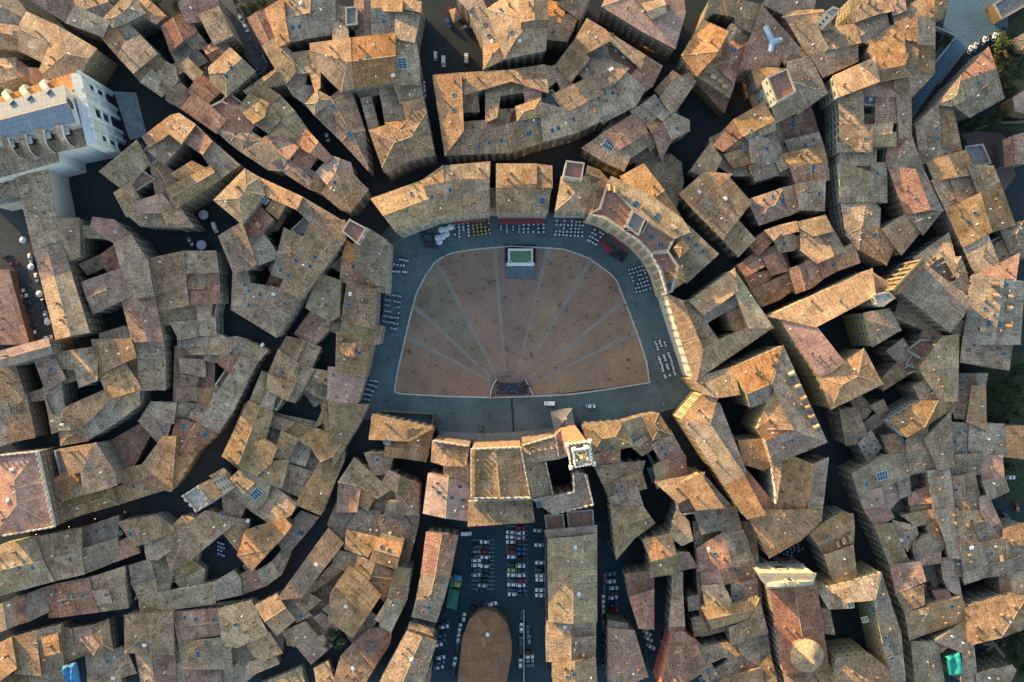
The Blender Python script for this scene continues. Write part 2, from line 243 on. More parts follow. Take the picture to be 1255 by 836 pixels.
DATA = """
T 0 0
=in the corner above the cathedral|x
*g17;-30,-20 75,-10 135,62 100,115 -30,95/13
*b16;12,97 102,115 95,245 -40,228 -40,100/02;s 70,160
*o19;132,62 285,130 200,300 95,245 104,108/02
*o21;285,130 470,240 400,355 245,380 195,340/024
*b12;-30,292 75,280 85,378 -30,412/02
*r11;78,285 140,330 142,372 88,385/0;142,335 195,338 238,382 190,430 152,400/2
=in the row facing the cathedral|x
*r17;130,-40 375,-40 362,20 322,110 140,-10/2
*g18;366,30 505,95 475,165 330,112/2;368,28 372,-40 490,-30 552,30 505,93/13
*b20;507,93 600,-5 640,-5 690,75 620,108 555,132/h
*o17;475,165 555,132 612,210 575,275/3;557,130 622,108 682,172 614,210/2 tg
*g18;612,212 690,178 768,262 652,356 582,275/3
*o16;654,356 768,264 802,300 725,348 690,400/3;742,342 802,300 860,330 868,400 836,425/0;c 730,335
*y15;692,402 742,345 834,424 788,466/2
*o17;660,-25 742,12 808,78 765,115 692,78/h
T 1 0
=left of the sloping street with cars|y
*r17;-42,130 68,68 130,155 0,250/13;62,192 128,157 178,212 118,245/2 tg h15
*g14;0,250 60,200 90,250 62,270 20,290/0;62,265 125,240 180,300 130,330 100,310/2
*r16;160,235 205,215 245,275 205,300/02;205,205 235,195 290,235 262,262/1 to
*b19;140,75 235,35 300,165 205,195/1
*r18;60,-10 225,-20 240,34 140,72 90,70 40,20/2
*o20;188,332 302,228 412,350 275,460 205,400/023;s 300,335 275,375
*y16;65,345 105,312 155,355 118,400/3
*o15;0,320 50,310 60,350 10,380/0;0,380 30,365 52,405 25,440 -20,430/2 ty
*r17;100,440 160,370 240,455 185,505/13
=in the row above the cathedral's lane|x
*b16;-20,490 -15,420 60,412 110,462 52,530/3
*r16;112,462 195,520 250,580 210,640 52,532/3
*r17;195,520 230,488 275,520 235,575/f;250,575 280,508 365,530 412,610 390,640 285,640/4 h16
*g16;210,640 285,642 390,645 445,680 430,715 350,745 290,700/h
*b17;350,745 432,710 575,765 545,836 480,830/4;s 320,655
*o18;250,490 290,455 350,500 320,525/f
*y19;355,545 405,490 445,520 430,560 400,600/0;430,560 470,525 530,590 480,650 415,600/3 tb
*y18;425,480 460,420 535,470 475,520/3;475,522 535,470 605,545 545,595/13
*o17;480,650 530,592 628,665 560,705/h;435,690 500,650 590,710 560,755/0 tr;c 600,620
*y17;545,595 605,545 690,625 630,665/1
*r18;605,705 665,635 810,755 765,795/02;610,715 690,740 720,770 680,825 630,790/2 h16
*p17;720,836 790,770 880,800 900,880 800,940/02
*r17;548,840 562,765 650,840 690,890 675,925/h
*p16;500,800 560,770 715,850 670,924 560,880/2
*o16;675,921 720,846 830,806 740,951/2
*b18;742,948 816,850 876,836 966,931 881,1036 836,1026/34;s 805,896
=right of the sloping street with cars|y
*r15;380,90 455,50 515,190 450,222/13
*o20;458,30 545,-5 560,100 580,205 535,222/4;548,-40 680,-40 680,60 555,85/3;555,85 682,60 690,-40 805,-40 805,165 690,182 582,205/5 tb;s 600,135 632,132;w 640,15
*o16;445,240 510,208 575,260 505,330/3
*y18;580,270 685,250 705,335 610,350/3;510,340 572,300 608,345 560,400/3;c 610,300 675,285
*b16;560,405 610,350 660,370 655,420 605,470/2;605,470 660,420 730,430 665,510/2 tg
*y19;665,510 735,455 790,480 705,560/h;680,345 725,340 740,430 710,445/3 to
*b18;360,445 510,345 555,420 455,430 400,485/h
*g18;705,560 840,452 880,452 950,640 968,836 840,692/2345;S 800,525 880,660
T 2 0
=left of the vans' yard|y
*b19;-40,20 20,20 25,170 -40,185/0;25,35 75,30 78,120 30,125/f h22
*r18;78,0 150,-20 155,165 78,170/13
*o18;150,-20 275,-20 270,45 150,42/3;150,45 240,50 265,60 270,165 160,155/2 tg;s 210,105
*b19;275,-10 390,10 398,58 300,40/0;272,45 300,40 388,62 362,182 272,165/1 tb
*o22;-150,215 42,190 58,430 0,442 -130,310/023
*o23;45,188 262,172 270,400 62,430/02;s 130,285;w 255,370
*y20;265,190 360,190 380,310 385,400 270,400/013;G 300,312
*b18;270,408 385,402 402,485 300,500/1;185,420 275,412 305,600 215,610/1 h17
*b16;100,490 145,475 185,635 140,640/1;75,440 165,425 185,460 95,488/2 h15
*o22;220,605 320,595 328,680 270,705 250,660/h;305,505 405,485 370,560 315,580/h h20;c 275,690
*b21;130,645 225,615 315,600 408,490 455,755 330,785 212,840/03456
=right of the vans' yard|y
*g18;625,50 690,-10 790,213 700,212/3;600,-40 690,-20 625,48 560,-20/0;s 705,120 725,175;w 740,205
*o20;700,216 790,216 805,300 700,335/h
T 3 0
*o22;-100,38 -10,-30 38,-30 48,125 -10,165 -35,280/05;-8,168 165,160 165,245 -28,285/2;40,-15 145,-15 152,94 48,104/13 h32;s -50,50 0,160;w 40,200
*o17;165,72 185,5 270,30 240,98/0;152,92 240,98 335,88 270,200 180,190/2 tb
*b18;230,0 390,-30 345,75 270,30/1
=in the courtyard block above the fountain|x
T 2 0
*o20;452,372 585,360 595,640 510,760/3;585,465 670,462 675,545 600,548/2 tb h17;600,600 720,595 770,540 836,535 800,600 600,640/0 tb h18;s 553,465 553,540
T 3 0
*b20;-250,358 0,345 152,317 185,428 95,400 0,395 -240,460/0;60,440 95,400 130,440 130,490 70,490/4 tp;-325,760 -240,645 -60,640 150,570 165,690 0,745/45 h19;130,440 205,440 220,485 145,505/f h18;-126,412 0,393 92,390 68,448 -78,462 -96,570 -124,590/0 h18.5;s -50,690 -110,700 -160,720 70,595 130,610;S 85,655 155,470
*y22;20,505 140,485 155,565 30,590/h
*r17;0,530 20,525 36,600 -20,605/f
*b18;165,320 200,325 215,395 185,430/1;197,330 220,318 320,440 260,475/1
*o21;312,195 370,95 455,150 460,185 345,250/4;225,300 310,190 355,285 270,380/3 tb
*r20;455,132 670,265 630,330 470,190/0 tb;440,190 520,215 632,325 590,375/f h18;345,270 440,215 470,290 400,285/2 h18 tg;w 515,245 550,280
*g19;330,330 400,285 470,310 560,350 500,400 420,440 375,380/0;w 490,340
*o20;230,490 390,415 450,455 270,545/3
*b19;165,690 150,510 270,545 410,470 440,590 310,650/4;400,462 560,380 640,450 600,500 442,590/3;592,370 665,280 735,325 690,420 640,450/2 tr;s 200,640 230,630 305,585 390,490 420,475 455,455 495,455;d 405,540 520,430 485,395
=at the top centre|x
*p21;445,30 480,-40 836,-40 850,60 800,235 640,150/05;640,20 745,-5 755,60 690,92/02 h25 to;G 705,-10
=in the wedge block above the red awnings|x
*b18;350,725 460,650 580,770 550,836 450,790/34;G 478,712
*r19;455,650 590,565 650,620 665,650 520,735/04
*b17;525,735 660,650 690,700 585,770/2;655,670 690,640 720,690 680,740/2
*b18;585,545 640,515 710,570 660,630/3;665,610 710,575 745,605 690,650/1 to
*g18;640,515 700,465 775,560 740,590/1;s 715,515
*r17;695,650 745,600 785,680 735,755/2
*g17;745,600 800,560 870,590 870,640 790,690/2;s 810,630
*b19;730,480 800,390 870,360 900,400 790,565/3;705,440 790,350 830,370 735,475/3 h17
*b9;600,836 640,790 780,780 830,800 840,900 790,1080 680,1040 585,920/h
T 4 0
=right of the top lane|y
*o22;0,272 95,105 215,150 150,260 65,362/04
*o20;110,95 145,-20 205,-20 225,70 155,60/4;205,-20 365,25 345,150 275,105 260,80 225,70/1 tb
*b18;240,120 300,125 270,180 215,150/2;275,140 345,150 330,210 270,180/1
*r19;165,310 210,190 330,205 265,385/h;125,300 160,235 215,200 165,320/3 to;S 252,248
*b16;65,365 125,300 255,400 235,470/2;d 120,350 150,380 180,400 205,425
*r8;80,410 110,380 230,480 205,550/2;S 140,440
*r18;395,35 528,180 470,320 300,345/1;Y 440,205 408,130 490,195 430,255
*b18;490,260 530,182 610,280 500,310/h
*y20;340,330 515,335 415,380 370,430/0;520,310 625,280 710,455 560,540 550,440/12 tb;440,520 560,450 600,500 450,572/2 to
*r9;450,600 640,530 665,640 480,700/13;S 545,610 465,650
*g14;510,700 690,645 690,710 530,745/2;s 603,712
=in the block below the dark red shed|y
*y18;265,580 400,505 450,590 300,665/0;300,660 450,590 460,635 330,690/2 tb;s 342,642
*r16;135,705 245,595 290,670 200,740/0;200,715 300,665 330,690 270,730 215,750/2
*b16;210,760 285,735 340,800 250,820/2;275,745 330,690 345,770 300,765/1 tr;s 305,710 310,748
*g17;330,690 370,670 470,700 490,745 440,810 340,800/34;370,660 445,640 470,690 390,710/1;s 415,665 415,730;w 420,805;c 370,730 375,765
*y17;45,836 130,710 190,780 145,880/3
*y18;490,760 700,715 710,790 530,810/0;530,810 710,790 720,880 560,890/2 tb;460,790 495,760 535,812 480,840/3;s 645,820
=beside the white stone tower|y
*g18;400,20 430,-30 660,-30 640,40 520,80/3
*o18;500,88 540,60 690,50 745,130 640,150/04;500,92 640,152 690,240 625,275/3 tb
*o17;690,150 836,125 860,210 735,238 692,235/0;635,272 740,238 860,212 860,300 690,375/2 tg;s 740,245
T 5 0
=in the long windowed block|y
*o21;-95,375 100,285 120,380 -70,462/04;100,285 255,262 240,310 112,345/0;112,345 245,308 272,362 135,385/2 tb
*r18;45,430 118,388 120,470 50,460/0;118,388 208,380 208,465 122,468/0;208,380 262,370 268,470 208,467/1 tb
*g17;50,460 115,465 120,520 50,515/f;w 88,487
*r19;118,470 215,470 215,600 112,605/13;218,470 280,480 290,665 218,660/1 tb
*b18;-75,462 48,430 50,600 -60,612/3;10,560 105,560 100,605 10,605/2 h15
*b19;-60,615 95,615 92,740 -60,740/3;s 65,683
*o20;95,610 195,600 190,650 95,660/0;90,662 190,652 190,715 95,715/2
*r18;175,720 250,680 275,790 175,800/3
*y17;-60,745 115,728 112,795 -60,795/0;0,797 165,800 165,850 0,850/2 tb
*y18;-62,800 90,852 92,985 -55,980/2;94,800 168,800 166,990 95,990/1 tb;s 120,850
*b17;-55,1001 50,996 110,1046 130,1121 30,1226 -30,1150/h
*b17;30,1221 90,1121 150,1126 205,1201 165,1296/34;s 110,1151
*o17;150,1126 260,1056 330,1136 240,1246/2
=in the upper right curved strip|y
*b18;285,670 350,836 250,836 175,810/1;175,816 300,836 370,1026 260,1051/3 tr;302,836 348,838 445,1031 375,1026/1 tg
*b17;262,1051 375,1026 440,1036 345,1148/12;s 320,1056
=above the sloping upper right street|x
*b18;0,-20 140,-20 165,60 110,70 20,100 -10,60/0;15,105 105,70 170,60 185,150 75,210 25,190/h tg
*y18;100,200 185,158 220,165 240,260 110,290 75,250/0
*r18;170,-30 250,-30 260,50 200,72/3;252,48 345,-20 402,-20 400,60 210,110 202,75/0 tb
*y19;405,-30 480,-30 440,90 402,85/1;325,92 405,92 402,210 325,205/1 tb
*b18;205,112 322,92 322,203 225,180/3;225,182 322,207 322,345 265,300 240,200/3
*y17;326,212 402,212 400,358 326,345/1;270,335 400,362 285,485/1 tb
=below the upper right yard|y
*r17;525,375 665,235 700,338 560,400/0;550,395 705,342 740,480 575,572 500,520/2 tb;s 615,408 625,360
*y18;420,510 530,375 550,490 485,518/h
*b17;310,610 415,508 430,780 345,800/3;418,508 490,520 535,745 432,780/1;s 468,540 415,630 420,680 445,725 455,755
*y18;365,797 540,748 590,860 400,880/13
*g8;560,715 640,705 680,800 575,830/f
*r9;740,690 790,665 800,800 750,812/3;790,667 860,650 860,800 802,800/1
*g12;800,190 900,130 900,250 830,240/h
*g6;690,20 760,-30 900,-60 900,0 730,95/f
*p10;790,480 870,430 880,560 800,540/h
T 5 1
=in the upper far right strip|y
*b17;390,50 475,25 520,150 455,190/1;475,22 560,-30 620,110 530,150/1;s 455,40
*b17;562,-30 690,-20 732,92 622,110/1;s 620,130
*y18;460,195 620,115 680,300 540,370/3;622,112 735,95 785,240 680,300/1;s 600,210 570,255;c 700,140 720,180
*b17;545,375 650,325 700,460 590,505/3
*o15;690,410 760,355 775,400 720,440/0;668,350 715,330 728,350 690,378/f tr
*g17;730,290 836,250 880,420 780,400/h
*g20;603,518 740,530 690,850 555,850/3;742,530 840,548 820,850 692,850/1;s 755,560 650,678;S 668,748 720,755;d 690,560 695,615 765,620 760,675 755,765 630,780
*p19;608,512 815,420 800,520 740,530/0
T 4 1
=behind the curved battlemented palace|y
*y19;-300,30 -190,-30 0,240 -100,330/02;0,245 175,410 20,550 -40,480 -100,335/0;15,460 60,430 90,480 50,510/f tr h17;s 30,332 68,365 100,397
=in the upper right lane block|y
*o17;0,118 110,10 225,10 60,195/3;w 85,105
*b18;50,200 240,50 335,158 195,335/3;w 213,138
*o16;200,335 290,258 350,330 275,420/3
*g17;335,-20 450,-30 470,20 360,52/2
*r17;330,140 500,65 530,215 380,265/h;495,87 560,70 577,190 532,216/1 tb;S 490,150;s 445,130
*b17;562,65 700,45 695,195 580,190/2;s 670,115 640,5;c 600,100 620,110
=in the triangular block upper right|x
*r15;325,360 405,300 430,340 360,400/0
*r15;275,470 380,400 460,372 475,430 300,520/0
*r14;310,522 440,490 430,530 340,585/2;375,510 420,480 435,520 400,540/f h13
*r16;400,430 480,392 520,490 440,510/1
*b15;345,590 510,512 525,580 480,630 390,665/3
*b19;415,290 480,270 490,300 450,340/0;480,267 540,260 550,285 490,298/0
*y19;540,258 710,220 735,295 640,320 600,290/0;702,222 790,360 737,385 692,330/0 tb;s 695,310
*o19;605,310 690,330 735,400 655,430 620,390/0;c 715,345
*b17;450,340 500,310 592,345 545,390 480,400/3;s 500,360
*r17;540,480 610,455 640,570 560,600/13
*r17;610,455 670,442 695,530 640,570/2
*b17;670,445 740,412 760,490 695,525/2;740,410 836,360 870,450 760,492/2;s 740,465
T 4 1
=around the small dark courtyard|y
*o22 n=palace;40,640 255,485 270,590 105,705/03;255,485 445,770 330,770 262,598/0 ty;445,770 72,1024 100,880 180,836 330,768/0 ty;0,640 40,640 110,705 125,760 180,836 100,880/3 tb h20;215,690 260,665 325,765 255,785/1 tb h19;105,702 260,612 265,660 120,745/2 tg h20;L=lit ochre palace round a small dark square courtyard, right of the square's cream facade
T 4 1
=beside the huge ochre palace|y
*o22 n=palace;430,715 930,485 945,612 655,765/0;T 4 2;475,-115 655,-70 790,100 730,150 672,178/4 tp;672,180 890,40 980,210 730,332/h;640,30 700,0 790,100 725,140/0 tg h20;T 5 1;60,700 180,680 235,780 100,860/12 tb;W;L=huge ochre palace with courtyard and yellow windowed side, right of the triangular block
T 5 1
*o21;100,500 190,560 210,620 100,610/h
*b13;190,715 260,685 290,720 210,765/02
T 5 1
=around the large grey church|x
*b17;310,420 470,310 500,420 380,470/0;380,472 440,430 490,520 450,540/2 tg;s 425,480
*y18;450,430 530,425 570,490 515,540/h;490,550 560,505 575,590 540,600/1 tg
*o17;470,790 515,742 575,770 535,825/3
=below the large grey church|y
*r16;310,830 365,752 450,800 430,860 330,870/0
T 5 2
*r18;265,45 330,-10 425,-10 360,105 300,75/f
*r17;285,108 310,78 358,102 335,140/f;250,130 285,112 310,150 270,165/f
*r16;170,50 245,-10 290,70 240,118/2
*b16;130,200 215,112 275,170 150,240/2
*y20;365,140 440,-20 500,-20 500,290 432,290 405,195/3
*b18;300,222 370,192 430,240 420,285 340,290/h
*y21;178,392 340,300 450,297 452,352 265,470/02 m;452,292 500,290 495,345 455,355/1 h18
=in the big block at right|y
*b14;-5,290 40,270 100,330 60,380 20,370/h;60,400 150,330 150,400 60,460/2;100,310 150,290 170,335 130,360/h h16
*b16;-60,340 0,335 65,480 30,500 -30,510/3;s 5,470
*g16;30,500 90,442 140,520 70,600/2;s 82,555 115,530 55,520
*b16;145,470 230,450 270,545 180,560/0;s 245,495
*g18;355,480 480,350 495,612 420,630/1;265,490 370,410 360,490 380,530 270,550/0 tb;265,555 380,532 415,630 290,650/2 tb
*y17;0,652 150,565 260,552 295,650 140,720 30,752/24;s 68,702;G 145,660
*p17;30,755 138,722 165,850 60,850/3;142,717 210,682 230,770 170,840/1
*g17;220,682 275,660 285,750 235,770/1
*r16;275,752 380,712 395,790 280,802/0;285,804 390,794 400,850 290,850/2 tb
*g17;370,642 475,625 490,800 402,820/1
T 5 3
*p17;60,0 180,-10 200,30 110,68/3
*y18;105,72 195,60 230,150 280,255 180,260/3
*g18;200,48 310,72 320,110 270,190 225,140/h;s 270,125;w 235,140
*b17;240,20 390,-10 400,50 312,70/0
*y18;365,62 410,32 460,160 375,110/1;300,160 370,112 460,170 430,192 300,200/2 tb
*g18;402,0 500,-10 530,215 480,205 462,160/1
*r17;302,202 430,192 430,250 320,265/2;s 310,222
*r17;185,265 330,247 355,340 210,400/3;215,402 345,365 350,455 250,495/3 tb
*r16;435,232 485,222 495,310 445,320/3;488,222 530,220 540,310 498,310/1 tg
*p16;445,325 515,315 530,400 470,380/1;395,392 470,385 480,420 415,440/2
*p8;355,350 450,330 450,375 400,385/f
*y18;260,500 370,468 350,600 282,628/23;370,462 550,420 558,530 352,603/2 to;s 343,512 485,465
T 5 2
=in the far right strip|y
*g18;530,100 550,-20 785,-10 765,140/2;s 595,20 740,62
*g15;510,162 600,162 605,215 515,212/3;605,162 660,162 650,225 608,215/1;s 530,180
*r15;510,217 585,222 580,262 508,262/3;505,270 590,266 585,328 500,312/3;500,325 575,332 570,375 495,368/3 tb;s 530,240
*o17;590,222 668,228 662,390 572,375/13
*g15;480,412 575,405 575,525 490,530/h;s 497,493 550,440
*g16;580,415 740,412 745,565 630,555 580,522/h
*o16;745,420 870,420 870,580 750,570/03
*b15;490,562 590,555 595,630 485,660/2;s 550,540
*r15;480,667 535,660 540,760 490,762/3;540,660 595,650 622,750 545,760/1 tb;s 505,730
*p16;610,567 730,570 740,660 640,690/3;640,692 740,662 765,735 672,780/2 tb
*b16;490,767 560,762 565,850 495,850/3;565,762 620,757 640,850 570,850/1 tg
*p16;625,770 660,757 740,880 690,900 640,836/1
T 5 3
*b17;510,0 640,0 660,50 610,65 625,160 535,165/3;600,62 660,47 705,130 630,157/2 tg;s 645,125 580,122 580,45
*p15;640,-20 690,-20 745,105 715,115 665,40/1
*g16;535,172 630,165 660,250 650,320 550,355/3;w 583,178
*b16;640,165 740,145 770,235 660,255/2;652,260 765,240 765,305 655,330/2 tg;s 680,205;d 725,225
*b16;745,85 836,60 880,150 750,160/0
*g14;750,168 880,150 880,280 800,270/2
*o15;770,302 880,295 880,440 790,405/h;720,322 760,310 785,405 735,387/3 tb
*b18;560,475 780,415 880,430 880,560 585,650/02
*g17;420,650 555,545 590,640 612,850 545,850 540,690/1 h17;412,622 450,600 470,660 425,700/3 tb
*y18;290,640 402,640 450,850 310,850/13
*b15;610,800 780,755 800,780 760,860 610,860/2
T 0 2
=below the long narrow hall|y
*p24;-30,60 235,-12 250,38 -20,110/02
*b17;165,87 240,65 300,180 218,225/3 tr;240,62 450,30 455,190 390,225 370,140 300,130/0;s 260,82 250,138 295,130
*b16;300,132 370,140 388,185 292,205/0
*b16;-20,118 65,105 105,245 65,272 -20,270/1;115,257 215,230 215,275 130,300/0 h13
*g17;217,230 300,210 312,340 250,370/3;212,290 250,372 305,350 290,440 255,450/3 tb
*b16;30,290 125,262 170,470 60,492/1;-30,320 35,310 60,400 70,500 -20,520/3
*b18;310,332 500,262 530,290 395,410 300,362/0;395,412 540,292 600,375 425,490/2 tg
*o17;290,380 390,395 400,430 290,435/0;290,437 400,417 430,490 300,510/h;w 305,385 330,385 362,388 305,410
*y18;490,165 600,120 680,240 545,265/0;525,280 680,240 680,312 600,375/2
*b18;450,-5 630,-5 640,75 490,152/3
*b17;650,-5 800,-5 808,82 680,85 640,50/1;680,87 808,84 808,237 690,235/1;600,122 655,80 678,85 690,200 640,190/0 to
T 0 2
=beside the battlemented pinkish palace|x
*o22;300,525 470,500 395,625 345,640/03;395,625 470,503 530,650 540,710 415,750/2 tg;
*o20;230,690 340,640 390,640 330,715 310,785/0;330,717 400,660 415,750 312,783/2 ty h19
*y18;310,787 415,752 540,712 575,800 330,870/h;230,692 308,787 325,870 240,860/3 to
*g18;265,537 300,530 340,638 290,650/f
*r9;545,490 680,420 720,470 640,600 560,600/0
*r17;665,395 755,380 800,470 770,480/2;755,380 836,400 815,465 800,470/1 tg
*g16;680,382 740,300 850,305 840,400 760,378/0
*b18;695,590 810,480 860,470 840,720 745,645/3;530,650 700,612 745,648 620,700/0 h17
*o17;545,730 750,652 830,720 570,805/2;s 655,712 650,680
T 1 2
=in the curved block at left|y
*g15;35,-10 190,-22 182,20 40,25/0
*g16;45,87 165,95 170,175 50,150/0
*g16;190,0 330,-20 390,0 370,65 240,105 165,92/h;s 272,55
*b15;55,167 135,177 130,225 50,222/2
*r16;35,227 130,232 125,290 28,290/0;130,237 215,222 185,310 122,290/2 tb
*r18;245,67 340,72 300,150 240,130/0;240,190 270,140 300,155 265,215/f h17
*b18;345,75 425,112 300,350 230,260 300,150/1;225,262 298,352 235,440 165,412/1 tg
*y16;15,370 50,292 118,312 90,370/3;95,372 122,297 190,312 160,412/1 tb;s 152,338
*r17;0,500 30,382 165,415 240,447 130,540 60,522/03;S 65,420;s 20,525;S 170,460
*b17;-60,722 0,522 130,542 40,690 0,735/2
*y16;380,0 475,45 420,110 350,75/1;w 450,18
=in the block left of the square|x
*o17;540,40 570,-20 660,0 620,80/0;620,82 660,5 730,42 700,100/2 tb
*b17;475,145 520,52 630,110 605,200/3;605,202 630,115 690,135 650,240/1 tg;s 550,155
*y17;675,182 700,125 820,160 800,225/0;660,237 675,187 800,227 770,290/2 tb
*y18;385,290 450,150 480,165 470,240 440,300/3;440,300 470,240 520,250 500,340/0 tg
*y18;472,232 480,157 610,212 570,290 520,260/0;575,290 610,215 640,240 610,300/1;500,300 520,262 550,285 530,330/f tr
*g10;640,250 720,260 750,290 700,310/2
*y19;250,562 365,290 500,350 465,475 330,600/02
*y18;330,535 460,482 520,520 490,600 420,660 255,565/4;500,592 575,587 545,720 490,700 420,660/2;S 445,640
*y19;500,570 545,445 625,480 570,588/h
*b16;490,362 605,402 560,440 480,410/0;560,442 610,402 740,440 720,470 630,480/0 ty
*y18;620,482 720,432 850,480 800,560 735,590 690,520/0;735,592 850,485 850,580 735,850 620,800/1
*g16;578,588 630,492 690,520 660,610/1;570,602 690,642 660,710 570,672/2
*y17;700,432 740,342 770,345 760,390/3;740,300 850,290 850,440 762,440/0 tb;s 790,395
*y18;265,710 345,625 480,690 440,760 400,850/03;G 420,750
*b17;410,840 500,712 610,800 590,850 500,900/0
=around the white tower house|x
*g16;195,662 260,627 300,670 262,710/2;255,762 290,742 370,800 340,850 270,850/2 tr
T 1 3
*o18;-20,90 60,22 125,35 70,85/0;60,80 170,0 335,35 145,195/2 tb;s 255,10
*b17;-10,95 70,87 145,197 100,235 0,290 -40,150/34
*y16;5,290 100,237 165,275 30,330/2;40,332 165,290 160,350 85,390/2
*y16;-60,400 190,350 215,440 0,480 -60,478/2
*b17;255,100 340,37 385,50 350,140 310,190/3
*o18;380,100 560,42 585,65 550,120 395,285 330,215/45;c 370,150;w 380,45;s 425,80
*g11;545,130 640,0 720,30 700,60 590,200/1;S 640,105
*g15;495,250 550,187 600,215 545,300/1
*b16;430,290 490,232 540,310 472,360/2
*r16;330,322 410,282 470,360 350,405/2;s 368,272
*g16;215,332 310,292 340,330 345,405 225,430/3
=below the long dark bend|x
*r18;20,495 240,478 250,600 40,640/02;40,642 165,630 170,770 60,770/3 tb;165,632 290,612 300,770 180,770/1 tb;s 70,520 122,528 212,530;S 135,700
*y18;240,480 395,440 475,600 325,665 255,655/13;s 318,555;c 370,585
*o16;375,660 480,592 550,690 430,735/3;375,770 380,740 520,722 530,745 395,800/2 tb
*r15;60,777 175,745 240,737 250,850 60,850/0
*g19;765,95 835,165 640,395 515,410/0;w 715,260
*b17;600,430 650,387 735,435 660,500/1;665,392 800,252 850,280 700,392/2
*o18;415,462 520,412 610,530 520,605/02
*g16;545,452 600,432 690,510 620,540/1;545,592 660,542 720,610 600,670/2 tb;s 575,450 640,512
*r15;620,660 745,607 790,660 690,745/2
*r16;740,500 836,560 790,600 700,522/2;750,480 850,400 850,560/1 ty
*b15;705,770 770,737 810,850 720,850/0
*y16;430,850 640,765 660,870/0
T 2 2
=along the square's left side|y
*y20;-20,-40 160,-20 120,165 -20,130/1;0,10 65,15 60,75 0,60/3 h22 to;s 70,50 90,60
*p19;-60,130 0,150 110,180 75,275 0,300 -60,280/2
*y19;-60,300 0,310 130,315 80,420 40,480 -40,620/23
T 2 1
*g21;85,360 130,280 225,345 215,600 85,460/2
*o22;10,420 30,345 100,395 70,445/3
*b19;5,430 85,460 215,492 210,600 75,560 0,530/4;s 60,470 120,485
*b21;30,550 170,595 165,760 10,715/1;w 45,605;s 40,660
*y19;20,735 200,765 185,850 -20,850/1
T 1 1
*y19;665,670 735,510 830,555 815,690 770,720/03
*r17;790,470 836,410 860,430 830,500/2
*r15;610,800 690,692 770,720 760,780 700,860/0;s 755,735
*y16;760,780 815,700 850,720 840,800/2
T 2 2
=below the small walled yard|y
*y18;155,362 448,430 330,480 140,470/0;330,440 448,432 415,590 325,575/1;S 225,495
*o17;255,487 328,487 325,575 255,567/02
*g14;130,547 245,555 235,640 170,650/2;s 178,580
*y17;65,575 240,730 175,770 95,712 -10,690/0;-10,692 95,714 75,836 -20,836/3 tr
*y17;80,800 100,705 170,747 130,830/3
*g16;205,690 250,637 290,655 270,740/3
*b15;280,662 385,692 375,850 280,850 270,750/12;215,850 230,790 278,800 270,850/3 ty
T 2 3
*g16;30,80 90,-10 190,0 210,120 60,110/h;210,120 175,20 290,10 340,60 330,150/3;w 240,110
*y17;30,92 175,127 130,220 20,182/0
*o18;180,132 300,157 265,280 145,235/02;s 200,175 235,190
*y17;-30,190 70,210 30,290 -40,265/0
*b18;40,265 75,207 265,300 255,330 205,445 115,330/023
*y18;40,270 118,327 145,405 20,590 -60,530 -50,400/3;w 25,465
*y17;270,275 340,285 320,430 290,450 230,420/1;232,427 325,432 270,580 200,542/1;175,520 230,430 245,440 210,545/3 tb
*r16;60,652 130,595 250,577 235,650 165,760/1;s 165,660 130,685
*b16;0,712 50,662 165,770 110,850 -40,850/1;w 60,770
*g14;10,612 70,562 110,600 60,650/2;100,547 130,482 180,520 140,580/0 tb
=in the strip left of the lower car park|y
*r17;420,105 570,120 545,320 395,295/13
*b17;395,312 530,327 500,430 370,435/13;370,437 505,432 465,540 350,512/1;s 430,470;c 435,410
*b16;340,545 455,580 440,630 325,590/02
*b18;325,592 445,632 370,850 185,850/13;w 345,725
*r12;375,800 436,770 430,850 370,850/1
T 3 2
=right of the bell tower|y
*y18;350,415 540,400 588,520 390,562/h;390,562 530,535 530,600 410,620/2 tb;s 445,522 490,520;d 455,572
*o17;540,402 640,372 688,440 600,490 572,460/2 ty;550,420 635,385 645,405 560,440/f tr h16
*y18;640,372 720,357 778,440 690,467/h
*b16;590,512 680,452 740,500 640,560/2;S 600,485
*r16;690,512 780,442 850,560 740,590/2;s 735,525 755,555
*b16;405,622 530,602 650,592 655,640 450,700/2
*b16;450,702 640,652 660,720 480,770/2;c 530,685;s 540,712 515,735
*b17;480,772 612,710 665,800 640,870 495,860/h
*y17;700,612 770,582 780,680 710,700/1;780,602 850,572 850,650 790,680/2 tr
T 4 2
*o19;-125,717 110,660 85,745 -30,770/0;110,662 230,800 140,850 80,750/1 tb;20,772 90,747 130,830 0,850 -40,800/f tr h17
T 3 3
*y18;485,-20 645,-20 700,57 600,130 515,235/024
*o20;645,140 780,112 800,190 680,240/0;690,242 836,200 815,302 695,318/2 ty
*r14;560,310 680,292 690,380 582,412/2
*r16;580,432 700,387 695,575 625,570/13
*r16;475,577 600,587 665,810 560,850 475,850/h
*g11;475,537 565,552 570,580 475,573/0
*b17;790,302 836,300 836,390 790,390/0;780,392 846,392 850,560 775,560/3;772,562 846,562 846,600 775,590/2 tr
T 4 3
=in the block left of the cupola church|y
*g17;60,0 160,-10 187,90 98,108/3;150,0 265,-10 290,90 200,105/1 tb
*o18;-30,0 30,50 50,140 0,165 -60,120/0
*r16;75,182 200,107 240,270 80,290/3;s 160,208
*b17;202,110 300,95 355,260 242,270/1;202,110 225,105 255,192 235,200/3 to h18;w 130,185
*r16;0,202 30,202 70,270 -20,290/2
*p17;95,302 180,287 200,358 100,365/3;182,287 270,277 280,345 200,356/1 tr;270,277 355,264 360,325 282,342/2 tr
*g17;245,362 365,332 370,425 290,440 245,425/12;s 265,413
*o20;100,367 200,358 240,440 230,465 120,470/04
